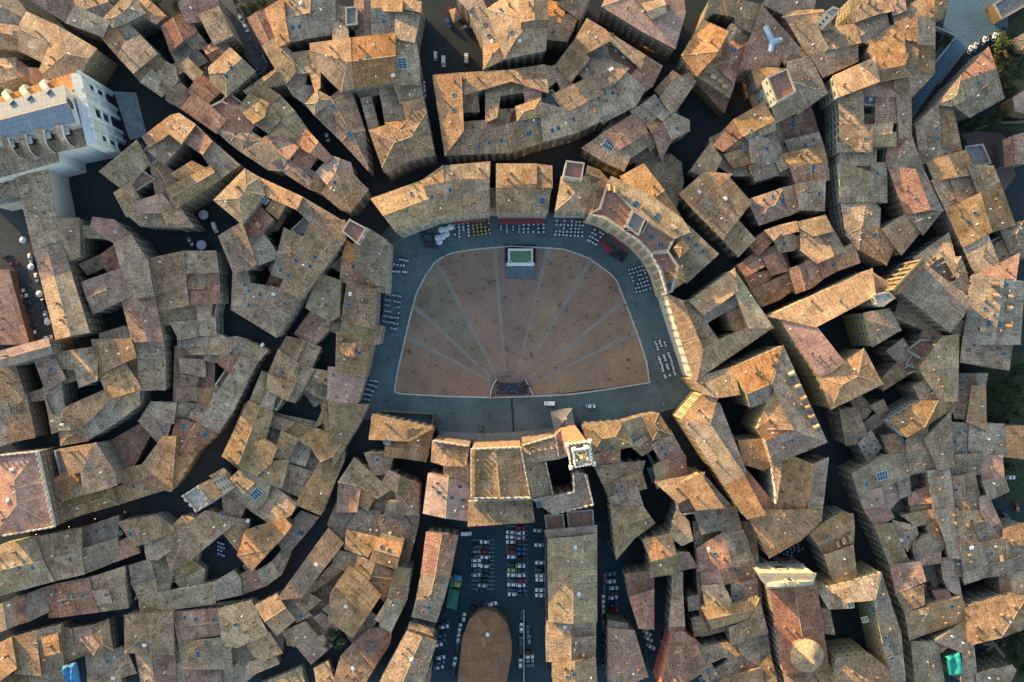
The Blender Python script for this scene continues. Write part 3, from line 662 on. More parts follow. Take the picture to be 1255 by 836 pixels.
*y21;100,475 250,455 380,427 330,525 150,572/03;235,572 340,530 380,430 415,580 240,635/3 tb
*b15;50,527 90,517 130,600 62,610/3;30,422 80,412 90,475 35,485/3
*r17;-30,662 50,665 110,780 0,850 -60,850/3;62,672 190,642 240,700 130,742/0 tb
*b17;192,650 270,637 300,700 242,760/0;272,640 415,592 430,710 380,750 302,690/1;s 215,740
*y18;80,762 130,727 170,800 112,850/h;S 128,780;s 95,820
*b16;172,770 300,702 378,752 230,850 130,850/2
*y18;388,755 435,712 470,870 400,870/3;150,870 385,770 398,870/2 tb
=right of the cupola church|x
*y19;628,108 780,5 836,15 836,168 702,215/03;s 708,120;d 760,155 790,140 820,125
*y19;692,227 850,165 850,312 745,347/2;730,250 790,228 800,290 750,310/f tg h17
*b20 n=palace;668,387 830,347 836,470 720,475/0;672,475 720,478 745,600 700,595/3;832,345 975,305 945,430 838,440/0 tg;T 5 3;140,300 235,600 260,870 205,870 105,430/0 tg;105,432 135,420 215,810 180,780/3 tr;-80,720 85,702 215,812 220,870 -90,870/0;S -10,458 100,480 60,530;s 160,618 182,660 190,720;L=grey roofed palace round a dark deep courtyard, right of the church cupola
T 4 3
*o18;655,782 720,757 790,850 700,880/1
T 4 2
=in the lit dormered complex|y
*o22 n=palace;0,383 100,260 172,275 135,405/0;0,387 133,405 300,655 210,700/3;T 4 3;0,-136 90,-181 200,-20 70,-10/3;T 4 2;210,702 300,657 405,850 320,870/3;135,300 182,308 312,640 298,655 135,405/1 tg;45,190 245,130 280,260 175,275 100,255/0 tb;280,492 400,482 450,600 400,632 300,600/3 h19;300,642 320,640 450,800 440,850 405,850/1 tr h18;L=long bent ochre wing beside the dark lane, joined to the dormered lit palace
*o26 n=palace;250,132 495,25 440,205 320,255/0;320,255 440,207 420,290 337,325/2 tg;495,25 710,495 545,435 440,205/0 tg;415,490 545,437 708,497 600,540 447,600/2 tr;420,285 440,210 543,432 378,428/3;370,430 420,400 543,435 415,488/3;d 355,140 435,100 530,160 562,222 590,280 607,325 628,370 652,418;s 540,488;L=tall lit palace with a row of six small dormers above the dark street
*o21;485,612 550,602 640,607 620,836 450,850/3;640,607 715,575 690,850 620,836/1 tg;T 4 3;320,-10 610,-10 685,0 680,45 580,140 435,222/345;L=lit hip roofed house ending in a sharp corner above the small dining yard
*m25;445,612 482,602 488,660 462,800 442,740/h;L=slim white rendered house standing at the foot of the tall lit palace
T 0 3
=in the lower left's upper row|x
*y17;-30,175 170,130 260,340 -20,415/02;s 160,275 95,275
*b17;172,130 382,85 410,305 262,338/02;s 345,235
*g13;395,70 580,22 590,130 400,180/0;s 400,140
*g17;385,190 575,135 575,250 410,305/2
*r17;570,170 640,142 682,200 580,240/02
*b18;590,52 770,22 850,80 850,102 670,165/3;s 640,110 590,105
*g16;705,150 780,127 850,112 850,180 770,225 722,225/1
=in the lower left's second row|x
*g15;-30,470 60,432 90,550 -20,595/13;65,430 115,415 135,540 92,560/1 tr
*g15;125,412 210,377 225,490 142,535/0
*r16;225,372 280,357 292,515 242,517/3
*r17;280,352 430,332 480,490 297,520/02;s 360,422 310,442 405,412
*b17;435,327 610,272 627,470 482,495/02;455,392 530,385 545,445 480,455/0 tr h19
=by the lower left's narrow passage|y
*b16;725,237 800,217 850,240 850,300/1
*g16;635,267 735,237 755,320 645,350/3;740,242 850,300 825,390 770,440/1
*y16;645,352 760,332 770,412 680,415/3
*y16;680,418 770,417 775,475 692,472/2;775,442 840,390 850,482 777,478/1 to
*b20;612,512 845,495 848,700 615,690/h;w 708,655
*b15;665,702 740,698 750,850 695,850/3;742,698 845,697 850,850 752,850/1 tr
=in the lower left's third row|x
*o18;-30,662 45,625 78,770 -10,835/3
*b17;60,617 170,592 200,775 80,765/3;172,592 282,562 300,750 202,775/2 tb;205,622 280,602 290,690 222,702/0 to h19;s 178,655 190,692
*b16;285,562 345,552 350,630 300,665/3;s 305,625
*r16;350,577 450,562 470,640 440,690 410,620 350,630/0;300,672 405,622 440,690 315,745/2 tb
*b17;455,562 530,532 545,660 470,690/h
*g14;425,712 600,667 622,690 560,760 432,795/0;430,802 570,767 600,850 430,850/2 tb;s 528,735;w 555,815
*b15;560,757 622,692 665,790 600,810/h
*g9;140,802 300,752 320,850 100,850/2
*y13;50,820 140,792 120,850 50,850/0
T 2 1
=directly above the fountain|x
*y20;150,140 400,50 460,235 275,305/02;s 345,115;c 315,195
*o21;390,30 495,-20 500,62 415,78/0;412,80 500,62 580,45 722,50 722,203 458,235/4;s 445,130 535,95
*b20;497,-30 728,-40 724,45 582,43 500,58/0
*b14;728,90 766,90 766,203 728,203/2
T 3 1
*y21;-72,-30 118,-40 118,70 -72,80/0;-72,82 116,72 118,202 -72,205/2;120,-30 195,-20 198,68 120,74/0 tb;118,80 196,72 185,120 175,205 120,203/2 tb;S 150,150
*o22;218,195 245,48 355,62 372,100 358,197/034
*g22;360,197 385,70 470,50 430,180 410,213/02
*y20;375,-20 430,0 475,52 385,68 360,40/12;c 440,40
T 0 1
=right of the long narrow hall|y
*o18;260,240 385,235 390,420 345,435 318,400/13
*y14;415,272 495,277 500,330 415,325/02
*p17;445,262 455,232 560,245 640,312 560,352/02;500,290 552,310 545,345 500,330/2 tg h15
*g19;562,357 650,315 720,440 750,600 645,615 592,450/02
*r16;495,420 555,367 605,495 540,510/3
*b13;390,460 480,405 495,480 430,510/2
*r18;410,570 610,500 648,612 460,698/02
*r19;605,650 750,602 800,836 645,836/13
*y16;490,802 600,775 640,830 490,840/0
*b15;-30,-20 62,-20 75,130 15,140 -30,90/3
=in the block facing the cathedral steps|x
T 0 0
*y17;490,840 670,690 725,790 590,905/02
*b17;736,744 800,672 904,712 820,788/1;728,820 784,784 860,872 900,960 820,1000 760,940/h h16
*o18;848,848 940,792 1020,832 912,900/3 h17
*o18;700,672 836,568 880,620 730,720/0;690,765 735,715 775,780 735,810/f tg h16
T 1 0
*b18;0,558 40,558 120,610 60,690 0,640/0;120,612 200,692 150,750 62,692/3 tr
*g18;200,692 335,810 240,880 152,762/02
T 0 1
*b17;560,110 640,60 680,130 660,170 610,205/3;640,62 690,20 740,60 672,98/f tr
*p18;670,152 790,117 840,170 830,203 675,205/h
*b17;610,207 830,207 836,275 690,270/2
T 1 1
*y19;0,80 190,-20 240,45 40,180/02
*b18;-60,165 -10,165 40,182 110,275 -10,282/2
T 1 1
=around the courtyard left of the square|y
*y20;215,145 365,-5 430,25 450,125 325,248/h
*o18;385,95 432,35 640,130 615,187 450,112/0;S 468,150
*o17;470,190 505,140 560,177 525,235/3
*r16;345,252 430,167 500,240 430,300 370,300/0;d 435,270
*g18;237,322 345,257 420,460 310,500/3;345,372 380,362 425,470 370,488/3 tr h19
*g15;375,312 450,302 500,400 510,430 440,470/2
*b18;645,127 840,245 730,290 620,190/0;725,252 842,247 842,340 662,625 572,580/2;s 710,425 685,470 615,440 578,515
*y16;550,302 640,347 585,445 525,410/3;470,505 530,412 600,450 555,530/3 tg;s 540,487
*b15;590,290 640,242 690,310 650,357/f;S 645,315
*r15;470,557 495,507 580,560 560,600/0
*g20;303,505 370,493 390,555 500,575 640,625 520,815 300,680/034567;s 385,590 440,608 385,660 365,560;w 505,607;c 430,660
=in the green shuttered block|y
*b18;-95,432 58,400 65,498 70,570 -60,600/3
*b19;62,397 220,397 240,495 160,500 70,497/034;s 75,480
*b17;70,502 160,502 160,568 75,568/0;160,502 235,497 240,558 165,568/1;s 120,535
*r18;85,577 238,565 235,635 100,640/0;s 90,610
*o17;-60,602 75,574 85,648 -60,690/3;-50,692 130,648 135,730 -40,750/2 tb
*r17;130,652 195,642 195,715 137,728/1;197,640 240,630 230,720 197,717/f h16
*b16;0,752 120,740 125,800 40,812/2;125,737 215,727 225,792 127,800/2
*b16;20,822 210,792 330,850 280,900 100,900/0
=|x
T 4 0
*m27 n=tower_house;415,378 515,335 562,448 465,500/f m tr h27;L=pale tower house with a red roof terrace above the dark red shed
*m28 n=stone_tower;700,60 740,30 775,46 737,95/f m h29;L=small white stone tower catching sunlight near the top right
T 5 1
*m27 n=stone_tower;100,612 178,592 208,625 150,668 120,655/f m h27;L=small cream tower with a sunken roof on the huge ochre palace
*b24 n=barrel_church;240,600 345,455 585,635 478,790/13 tg;190,715 215,690 240,600 330,690 420,770 400,800/h h15 tb;L=large grey church with one long plain roof and a tall lit front;F 205,590 345,440 360,455 225,608 h29
T 5 2
*r8 n=brick_arcade;500,368 570,378 560,408 500,405/h;L=low dark lean-to roof between two houses beside the trees
T 1 2
*m25 n=tower_house;135,712 195,682 252,752 190,792/1 m h25;60,760 135,712 190,790 130,835/f h26;k 60,760 135,712 190,790 130,835 60,760;L=white fronted tower house with battlements on the bend of the dark lane
T 0 2
*p20 n=castle_palace;-40,565 182,543 215,690 265,910 -40,960/h;k -40,565 182,543 215,690 265,910 10,955;L=pinkish palace with white battlements all round, in the lower left;w 60,630 40,780
T 2 1
*m27 n=tower_house;2,297 40,237 124,282 80,360/f tp m;L=square white rimmed tower with pink roof terrace, left of the square
T 3 1
*m27 n=tower_house;268,-50 358,-38 345,48 252,30/f tp m;L=square white rimmed tower with pink terrace, above the cafe umbrellas
T 3 1
*o23 n=curved_palace;475,55 490,32 660,110 836,240 870,300 800,330 660,240 600,190/0 h24.5 ty;380,213 430,180 470,60 600,190 560,280 540,290 455,235/f tr h26;540,290 640,300 665,250 800,335 770,395 682,410 620,345/f tr h26;682,410 770,395 822,470 800,560 790,595 762,605 728,490/f tr h26;765,510 836,470 850,540 800,575/h h25.5 to;800,380 836,340 870,380 825,420/h h26 to;S 610,165 715,225 685,325 730,365 765,560;s 655,185;d 505,95 480,85 545,120 650,190 790,280;c 480,185 500,200 530,190 740,440 760,500;k 380,213 455,235 540,290 620,345 682,410 728,490 762,605 h27.2;L=curved brick palace with battlements along the right side of the square
*m27 n=tower_house;560,272 597,196 660,236 622,320/f tg m h28;L=square white rimmed tower rising behind the curved brick palace's battlements
*m24 n=cream_palace;762,606 836,640 936,880 908,1024 893,1012 836,840/45 to h23;L=palace wing with a bright cream front, on the right edge of the square
T 0 1
*b17 n=long_hall;65,-20 225,-20 295,345 165,387/13 m;165,389 297,349 345,500 205,540/13 tr;205,542 345,502 435,790 275,825/13 to;L=very long narrow hall with ridged roof between cathedral and car filled yard
*m13 n=marble_wall;-30,150 60,125 95,140 98,152 -30,176/f m;L=white marble wall of pillars beside the long hall's upper end
*o6 n=brick_church;-120,490 40,490 140,850 -120,850/1 tp;L=orange roofed church with pale cross ribs beside the car filled yard
T 2 2
*p24 n=town_hall;450,492 625,518 610,612 505,607 445,590/0 tb;505,612 580,600 628,598 628,690 510,655/0 h20 tb;430,652 628,692 625,880 405,842/13 tp h20;638,535 880,526 925,765 638,768/13 h31 ty;628,785 930,770 945,885 625,905/0 tb h22;T 3 2;50,500 215,470 230,575 65,600/02 ty;65,600 165,590 200,760 105,775/1 ty h22;105,778 305,742 370,660 398,800 200,845/2 h22;300,650 358,655 372,680 305,742/1 h21;215,470 245,440 275,560 230,575/1 h23;S 135,800;T 2 2;s 480,742 583,713 543,768 595,780;k 450,490 625,516 h25.2;k 638,530 880,521 927,768 638,770 638,530 h33;k 625,785 940,772 h24;k 890,512 1050,466 h25.2;T 3 2;k 167,592 205,762 307,740 302,650 h23.2;k 215,470 232,575 h25;k 360,655 400,802 200,848 h23.2;L=huge town hall with battlements below the square, around a dark courtyard
T 3 2
*g9 n=small_chapel;195,352 292,335 308,430 215,442/h ts m;L=small stone chapel with a grey roof at the foot of the bell tower
T 3 3
*b18 n=market_row;180,135 415,112 415,540 185,537/13 ty;160,18 255,12 262,80 172,95/f tr h13;270,0 400,-10 405,70 280,85/f tr h13;165,95 415,72 415,112 180,135/0 tp h15;175,541 410,541 410,612 172,622/13 h15 tb;170,626 410,612 408,722 173,732/13 h17;205,738 410,724 415,870 205,870/13 ty h19;w 312,175;w 330,405;w 262,565;s 308,800 275,812;L=long ridged market building between the two car parks, below the town hall
T 2 3
*o8 n=market_hall;572,870 598,620 632,535 670,500 710,486 760,500 812,555 832,640 832,700 800,870/023456789 tq;w 718,603;L=round ended market hall with one large orange tiled roof, bottom centre
T 4 3
*r22 n=domed_church;430,372 655,345 715,752 500,792/13 tr;500,796 655,772 665,880 515,880/h tb h18;F 385,312 655,312 650,335 640,362 430,380 h27;L=church with pale ornate front and round cupola at the lower right
*o17 n=red_fronted_house;-105,880 -40,600 0,590 90,655 60,700 -20,900/1 tr;L=house with a bright red painted front beside the small parking yard
T 0 0
=|x
*g10.5 n=low_house;1736,2260 1608,2568 1672,2672 1880,2800 2000,2760 2052,2560 2064,2376/0;L=low grey brown roofed house in the middle of the block below the walled yard
*b10 n=low_house;1664,2672 1476,2908 1380,2980 1408,3160 1580,3200 1680,3080 1640,2960 1720,2800 1840,2760/0;L=low brown roofed house in the middle of the bend's inner block
*g8.5 n=low_house;820,2980 1240,2940 1400,3000 1380,3200 1200,3344 860,3344/0;L=low grey brown roofed house under the houses left of the bend's end
*b10 n=low_house;860,2620 980,2688 960,2800 860,2848 660,2940 720,2800/0;L=low brown roofed house beside the sunken court
*b11 n=low_house;1200,1980 1400,2040 1600,2080 1672,2180 1600,2360 1480,2440 1200,2320 1100,2240/0;L=low brown roofed house in the middle of the block left of the square
*r9.5 n=low_house;860,1700 1048,1720 1048,1880 960,2080 848,2080/0;L=low reddish roofed house in the middle of the curved block at left
*g9 n=low_house;928,208 1048,248 1120,340 1048,400 940,380/0;L=low grey brown roofed house in the cluster above the cathedral lane
*r10 n=low_house;3648,1300 3840,1200 3872,1320 3740,1460/0;L=low reddish roofed house in the upper right triangular block
*g10.5 n=low_house;3480,680 3800,520 3840,720 4040,760 4040,860 3600,860 3500,800/0;L=low grey brown roofed house in the block under the dark red shed
*b9.5 n=low_house;2880,720 3080,520 3280,440 3340,600 3200,760 3040,820/0;L=low brown roofed house in the wedge block
*b11 n=low_house;3400,2560 3700,2560 3740,3040 3440,3120/0;L=low brown roofed house beside the cupola church
*g11.5 n=low_house;4220,2000 4640,2020 4640,2560 4700,3080 4460,3080 4300,2560/0;L=low grey brown roofed house in the big block at right
*r8.5 n=low_house;1200,1020 1320,1000 1400,1060 1360,1128 1272,1140 1200,1100/0;L=low reddish roofed house above the small courtyard left of the square
*g8.5 n=low_house;1380,1200 1440,1160 1480,1320 1360,1380 1320,1320 1360,1240/0;L=low grey brown roofed house below the small courtyard left of the square
"""
# ------------------------------------------------------------------ buildings
TILE=[0,0]
def full(x,y): return (TILE[0]*209+x/4.0, TILE[1]*209+y/4.0)
def parse_pts(s): return [full(*map(float,q.split(','))) for q in s.split()]
HOUSES=[]
def parse():
    block=None; axis='x'
    for line in DATA.strip().split('\n'):
        line=line.strip()
        if not line: continue
        if line.startswith('T '): TILE[:]=[int(q) for q in line.split()[1:3]]; continue
        if line[0]=='=':
            block,axis=line[1:].split('|'); continue
        segs=[q.strip() for q in line[1:].split(';') if q.strip()]
        head=segs[0].split(); hd={'tone':head[0][0],'h':float(head[0][1:]),'name':'house','label':None,'block':block,'axis':axis,'vols':[],'feat':[]}
        for q in head[1:]:
            if q.startswith('n='): hd['name']=q[2:]
        save=list(TILE)
        for s in segs[1:]:
            if s.startswith('T '): TILE[:]=[int(q) for q in s.split()[1:3]]; continue
            if s.startswith('L='): hd['label']=s[2:]; continue
            if s=='W': continue
            if s[0].isdigit() or s[0]=='-':
                pts,rest=s.split('/'); rest=rest.split()
                v={'pix':parse_pts(pts),'e':rest[0],'t':hd['tone'],'h':None,'m':hd['tone']=='m'}
                for r in rest[1:]:
                    if r[0]=='h': v['h']=float(r[1:])
                    elif r[0]=='t': v['t']=r[1]
                    elif r=='m': v['m']=True
                hd['vols'].append(v)
            else:
                k=s[0]; rest=s[1:].split(); h=None
                if rest and rest[-1][0]=='h': h=float(rest[-1][1:]); rest=rest[:-1]
                hd['feat'].append((k,parse_pts(' '.join(rest)),h))
        HOUSES.append(hd)
        if head and not hd['label']: TILE[:]=save
        # a trailing tile switch inside a line is kept only for that line
        TILE[:]=save
def clip(poly,a,b,c):
    """keep a*x+b*y<=c"""
    out=[]; n=len(poly)
    for i in range(n):
        p,q=poly[i],poly[(i+1)%n]; dp=a*p[0]+b*p[1]-c; dq=a*q[0]+b*q[1]-c
        if dp<=1e-7: out.append(p)
        if (dp<-1e-7 and dq>1e-7) or (dp>1e-7 and dq<-1e-7):
            t=dp/(dp-dq); out.append((p[0]+(q[0]-p[0])*t,p[1]+(q[1]-p[1])*t))
    o=[]
    for p in out:
        if not o or math.hypot(p[0]-o[-1][0],p[1]-o[-1][1])>1e-4: o.append(p)
    if len(o)>1 and math.hypot(o[0][0]-o[-1][0],o[0][1]-o[-1][1])<1e-4: o.pop()
    return o
def inside(p,poly):
    r=False; n=len(poly); x,y=p
    for i in range(n):
        (x1,y1),(x2,y2)=poly[i],poly[(i+1)%n]
        if (y1>y)!=(y2>y) and x<(x2-x1)*(y-y1)/(y2-y1)+x1: r=not r
    return r
def offset(poly,d):
    n=len(poly); ar=sum(poly[i][0]*poly[(i+1)%n][1]-poly[(i+1)%n][0]*poly[i][1] for i in range(n)); s=1 if ar>0 else -1
    out=[]
    for i in range(n):
        p0,p1,p2=poly[i-1],poly[i],poly[(i+1)%n]
        def nrm(a,b):
            dx,dy=b[0]-a[0],b[1]-a[1]; l=math.hypot(dx,dy) or 1; return (dy/l*s,-dx/l*s)
        n1,n2=nrm(p0,p1),nrm(p1,p2); mx,my=n1[0]+n2[0],n1[1]+n2[1]; l=mx*mx+my*my
        k=2.0*d/l if l>0.5 else 2.0*d
        k=min(k,2.0*d)
        out.append((p1[0]+mx*k,p1[1]+my*k))
    return out
class Vol: pass
def make_vol(v,h):
    o=Vol(); o.pix=v['pix']; n=len(o.pix); o.h=h; o.flat=v['e']=='f'
    zs=[h]*n; o.edges=[] 
    for it in range(4):
        o.xy=[P(p[0],p[1],zs[i]) for i,p in enumerate(o.pix)]
        ar=sum(o.xy[i][0]*o.xy[(i+1)%n][1]-o.xy[(i+1)%n][0]*o.xy[i][1] for i in range(n)); o.s=1 if ar>0 else -1
        if o.flat: break
        ids=range(n) if v['e']=='h' else [int(c) for c in v['e'] if int(c)<n]
        pl=[]
        for i in ids:
            a,b=o.xy[i],o.xy[(i+1)%n]; dx,dy=b[0]-a[0],b[1]-a[1]; l=math.hypot(dx,dy)
            if l<0.3: continue
            nx,ny=-dy/l*o.s,dx/l*o.s   # inward
            pl.append((nx,ny,-(nx*a[0]+ny*a[1]),i,(dx/l,dy/l)))
        D=0.5
        for p in o.xy+[(sum(q[0] for q in o.xy)/n,sum(q[1] for q in o.xy)/n)]:
            D=max(D,min(q[0]*p[0]+q[1]*p[1]+q[2] for q in pl))
        o.k=min(v.get('k',0.19),(3.0 if len(pl)==1 else 4.0)/D); o.pl=pl
        zs=[h+o.k*max(0,min(q[0]*p[0]+q[1]*p[1]+q[2] for q in pl)) for p in o.xy]
    return o
def roof_z(o,p):
    if o.flat: return o.h-0.9
    return o.h+o.k*min(q[0]*p[0]+q[1]*p[1]+q[2] for q in o.pl)
def build_roof(o,base,tone,rng):
    bx,by=base; bm=bmesh.new(); uvl=bm.loops.layers.uv.new('UVMap')
    def V(x,y,z): return bm.verts.new((x-bx,y-by,z))
    if o.flat:
        inn=offset(o.xy,-0.3); n=len(o.xy); zf=o.h-0.9
        f=bm.faces.new([V(x,y,zf) for x,y in (inn if o.s>0 else inn[::-1])]); f.material_index=0
        for l in f.loops: l[uvl].uv=(l.vert.co.x,l.vert.co.y)
        out=offset(o.xy,0.06)
        for i in range(n):
            j=(i+1)%n; a,b,c,d=out[i],out[j],inn[j],inn[i]
            fs=[[V(*a,o.h+.1),V(*b,o.h+.1),V(*c,o.h+.1),V(*d,o.h+.1)],[V(*d,zf),V(*c,zf),V(*c,o.h+.1),V(*d,o.h+.1)],[V(*a,o.h-.35),V(*b,o.h-.35),V(*b,o.h+.1),V(*a,o.h+.1)]]
            for g in fs:
                try: bm.faces.new(g).material_index=1
                except ValueError: pass
        bmesh.ops.remove_doubles(bm,verts=bm.verts,dist=0.002); bmesh.ops.recalc_face_normals(bm,faces=bm.faces)
        return bm_mesh(bm,'roof',[M['terr'] if tone in 'rop' else (M['rm'] if tone=='m' else M['terrg']),M['rim']])
    off=offset(o.xy,0.42); regs=[]
    if o.s<0: off=off[::-1]
    for q in o.pl:
        poly=off
        for r in o.pl:
            if r is q: continue
            poly=clip(poly,q[0]-r[0],q[1]-r[1],r[2]-q[2])
            if len(poly)<3: break
        if len(poly)>=3: regs.append((q,poly))
    def z(q,p): return o.h+o.k*(q[0]*p[0]+q[1]*p[1]+q[2])
    ou,ov=rng.random()*50,rng.random()*50
    segs={}
    no=len(off)
    def onb(p,i):
        a,b=off[i],off[(i+1)%no]; dx,dy=b[0]-a[0],b[1]-a[1]; l=math.hypot(dx,dy) or 1
        return abs((p[0]-a[0])*dy-(p[1]-a[1])*dx)/l<0.01
    for q,poly in regs:
        try: f=bm.faces.new([V(p[0],p[1],z(q,p)) for p in poly])
        except ValueError: continue
        if f.calc_area()<0.02: bm.faces.remove(f); continue
        f.normal_update()
        if f.normal.z<0: f.normal_flip()
        cs=math.sqrt(1+o.k*o.k)
        for l in f.loops:
            x,y=l.vert.co.x+bx,l.vert.co.y+by
            l[uvl].uv=(x*q[4][0]+y*q[4][1]+ou+q[3]*7.3,(q[0]*x+q[1]*y)*cs+ov)
        m=len(poly)
        for i in range(m):
            a,b=poly[i],poly[(i+1)%m]
            bd=[k for k in range(no) if onb(a,k) and onb(b,k)]
            if bd:
                za,zb=z(q,a),z(q,b)
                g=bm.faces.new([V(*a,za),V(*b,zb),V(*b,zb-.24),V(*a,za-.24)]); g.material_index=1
            else:
                key=(round((a[0]+b[0])*2),round((a[1]+b[1])*2))
                segs.setdefault(key,(Vector((a[0]-bx,a[1]-by,z(q,a))),Vector((b[0]-bx,b[1]-by,z(q,b)))))
    bmesh.ops.remove_doubles(bm,verts=bm.verts,dist=0.004)
    for a,b in segs.values():
        d=b-a
        if d.length<1.0: continue
        d.normalize(); u=d.cross(Vector((0,0,1))).normalized()*0.2; w=Vector((0,0,.13))
        vs=[bm.verts.new(p) for p in (a-u-w*.2,a+w,a+u-w*.2,b-u-w*.2,b+w,b+u-w*.2)]
        for g in ((0,1,4,3),(1,2,5,4)): bm.faces.new([vs[i] for i in g]).material_index=2
    for f in bm.faces:
        f.normal_update()
        if f.material_index!=1 and f.normal.z<0: f.normal_flip()
    return bm_mesh(bm,'roof',[M['r'+(tone if tone!='m' else 'b')],M['eave'],M['ridge'] if tone!='q' else M['r'+tone]])
def build_wall(o,base,mat):
    bx,by=base; bm=bmesh.new(); n=len(o.xy)
    for i in range(n):
        a,b=o.xy[i],o.xy[(i+1)%n]; ts=[0.0,1.0]
        dx,dy=b[0]-a[0],b[1]-a[1]
        if not o.flat:
            for x in range(len(o.pl)):
                for y in range(x):
                    q,r=o.pl[x],o.pl[y]; A,B,C=q[0]-r[0],q[1]-r[1],q[2]-r[2]
                    den=A*dx+B*dy
                    if abs(den)>1e-6:
                        t=-(A*a[0]+B*a[1]+C)/den
                        if 0.01<t<0.99: ts.append(t)
        ts=sorted(set(ts)); top=[];bot=[]
        for t in ts:
            x,y=a[0]+dx*t,a[1]+dy*t
            zz=o.h-0.4 if o.flat else roof_z(o,(x,y))-0.03
            top.append(bm.verts.new((x-bx,y-by,zz))); bot.append(bm.verts.new((x-bx,y-by,-0.4)))
        for k in range(len(ts)-1):
            g=(bot[k],bot[k+1],top[k+1],top[k]) if o.s>0 else (bot[k+1],bot[k],top[k],top[k+1])
            bm.faces.new(g)
    return bm_mesh(bm,'wall',[mat],0.003)
ALLV=[]
ORD='first second third fourth fifth sixth seventh eighth ninth tenth eleventh twelfth thirteenth fourteenth fifteenth sixteenth seventeenth eighteenth nineteenth twentieth'.split()
TN={'b':'brown','g':'grey brown','r':'reddish','o':'ochre','y':'tawny','p':'pinkish','m':'white walled'}
def ordinal(i,n,axis):
    a,b=(('left','right') if axis=='x' else ('top','bottom'))
    if i==0: return a+'most' if axis=='x' else 'topmost'
    if i==n-1: return b+'most' if axis=='x' else 'lowest'
    if i<=n-1-i: return ORD[i]+' from '+a
    return ORD[n-1-i]+' from '+b
def set_on(root,me,name,x,y,z,rz=0.0,nrm=None,base=(0,0),par=None):
    o=bpy.data.objects.new(name,me)
    if nrm is not None:
        zc=Vector(nrm).normalized(); g=Vector((-nrm[0],-nrm[1],0))
        if g.length<1e-4: g=Vector((0,1,0))
        yc=(g-zc*g.dot(zc)).normalized(); xc=yc.cross(zc)
        o.rotation_euler=Matrix((xc,yc,zc)).transposed().to_euler()
    else: o.rotation_euler=(0,0,rz)
    o.location=(x-base[0],y-base[1],z); link(o,par); return o
def battlement(pix,h,base,mat,parent):
    """one continuous parapet with merlons along a line of pixels"""
    pts=[Vector(P(p[0],p[1],h)) for p in pix]; bm=bmesh.new(); t=0.5; hm=1.25; par=0.9
    prof=[]; 
    for a,b in zip(pts,pts[1:]):
        l=(b-a).length; k=max(1,round(l/2.6)); 
        for i in range(k):
            for f,z in ((0.0,hm),(0.5,hm),(0.5,0.0),(1.0,0.0)): prof.append((a+(b-a)*((i+f)/k),z,(b-a).normalized()))
    prof.append((pts[-1],0.0,(pts[-1]-pts[-2]).normalized()))
    rows=[]
    for p,z,d in prof:
        u=Vector((-d.y,d.x))*t/2
        rows.append([bm.verts.new((q.x-base[0],q.y-base[1],zz)) for q,zz in ((p+u,h-1.4),(p+u,h+z),(p-u,h+z),(p-u,h-1.4))])
    for A,B in zip(rows,rows[1:]):
        for i in range(3):
            try: bm.faces.new((A[i],A[i+1],B[i+1],B[i]))
            except ValueError: pass
    for R in (rows[0],rows[-1]): bm.faces.new(R)
    bmesh.ops.remove_doubles(bm,verts=bm.verts,dist=0.002)
    bmesh.ops.recalc_face_normals(bm,faces=bm.faces)
    return mobj('battlement',bm_mesh(bm,'battlement',[mat]),parent)
def snap():
    """close the gaps between the traced outlines of neighbouring roofs, more freely inside one block"""
    L=[(v,hd) for hd in HOUSES for v in hd['vols']]
    bb=[(min(p[0] for p in v['pix'])-8,max(p[0] for p in v['pix'])+8,min(p[1] for p in v['pix'])-8,max(p[1] for p in v['pix'])+8) for v,_ in L]
    for rnd in range(2):
        new=[]
        for v,hd in L:
            if hd['name']!='house': continue
            n0=len(v['pix'])
            for i,p in enumerate(v['pix']):
                a,c=v['pix'][i-1],v['pix'][(i+1)%n0]; lim=0.42*min(math.hypot(p[0]-a[0],p[1]-a[1]),math.hypot(p[0]-c[0],p[1]-c[1])); best=None
                for (w,hw),b_ in zip(L,bb):
                    if w is v or not(b_[0]<p[0]<b_[1] and b_[2]<p[1]<b_[3]): continue
                    tol=min(lim,7.0 if (hw['block']==hd['block'] and hd['block']) else 2.8)
                    if inside(p,w['pix']): best=(0,None); break
                    for q in w['pix']:
                        d=math.hypot(p[0]-q[0],p[1]-q[1])
                        if d<tol and (best is None or d*.8<best[0]): best=(d*.8,((p[0]+q[0])/2,(p[1]+q[1])/2) if rnd==0 else q)
                    n=len(w['pix'])
                    for k in range(n):
                        a,c=w['pix'][k],w['pix'][(k+1)%n]; ex,ey=c[0]-a[0],c[1]-a[1]; l=ex*ex+ey*ey
                        if l<1: continue
                        t=max(0,min(1,((p[0]-a[0])*ex+(p[1]-a[1])*ey)/l)); f=(a[0]+ex*t,a[1]+ey*t); d=math.hypot(p[0]-f[0],p[1]-f[1])
                        if d<tol and (best is None or d<best[0]): best=(d,f)
                if best and best[1]: new.append((v,i,best[1]))
        for v,i,q in new: v['pix'][i]=q
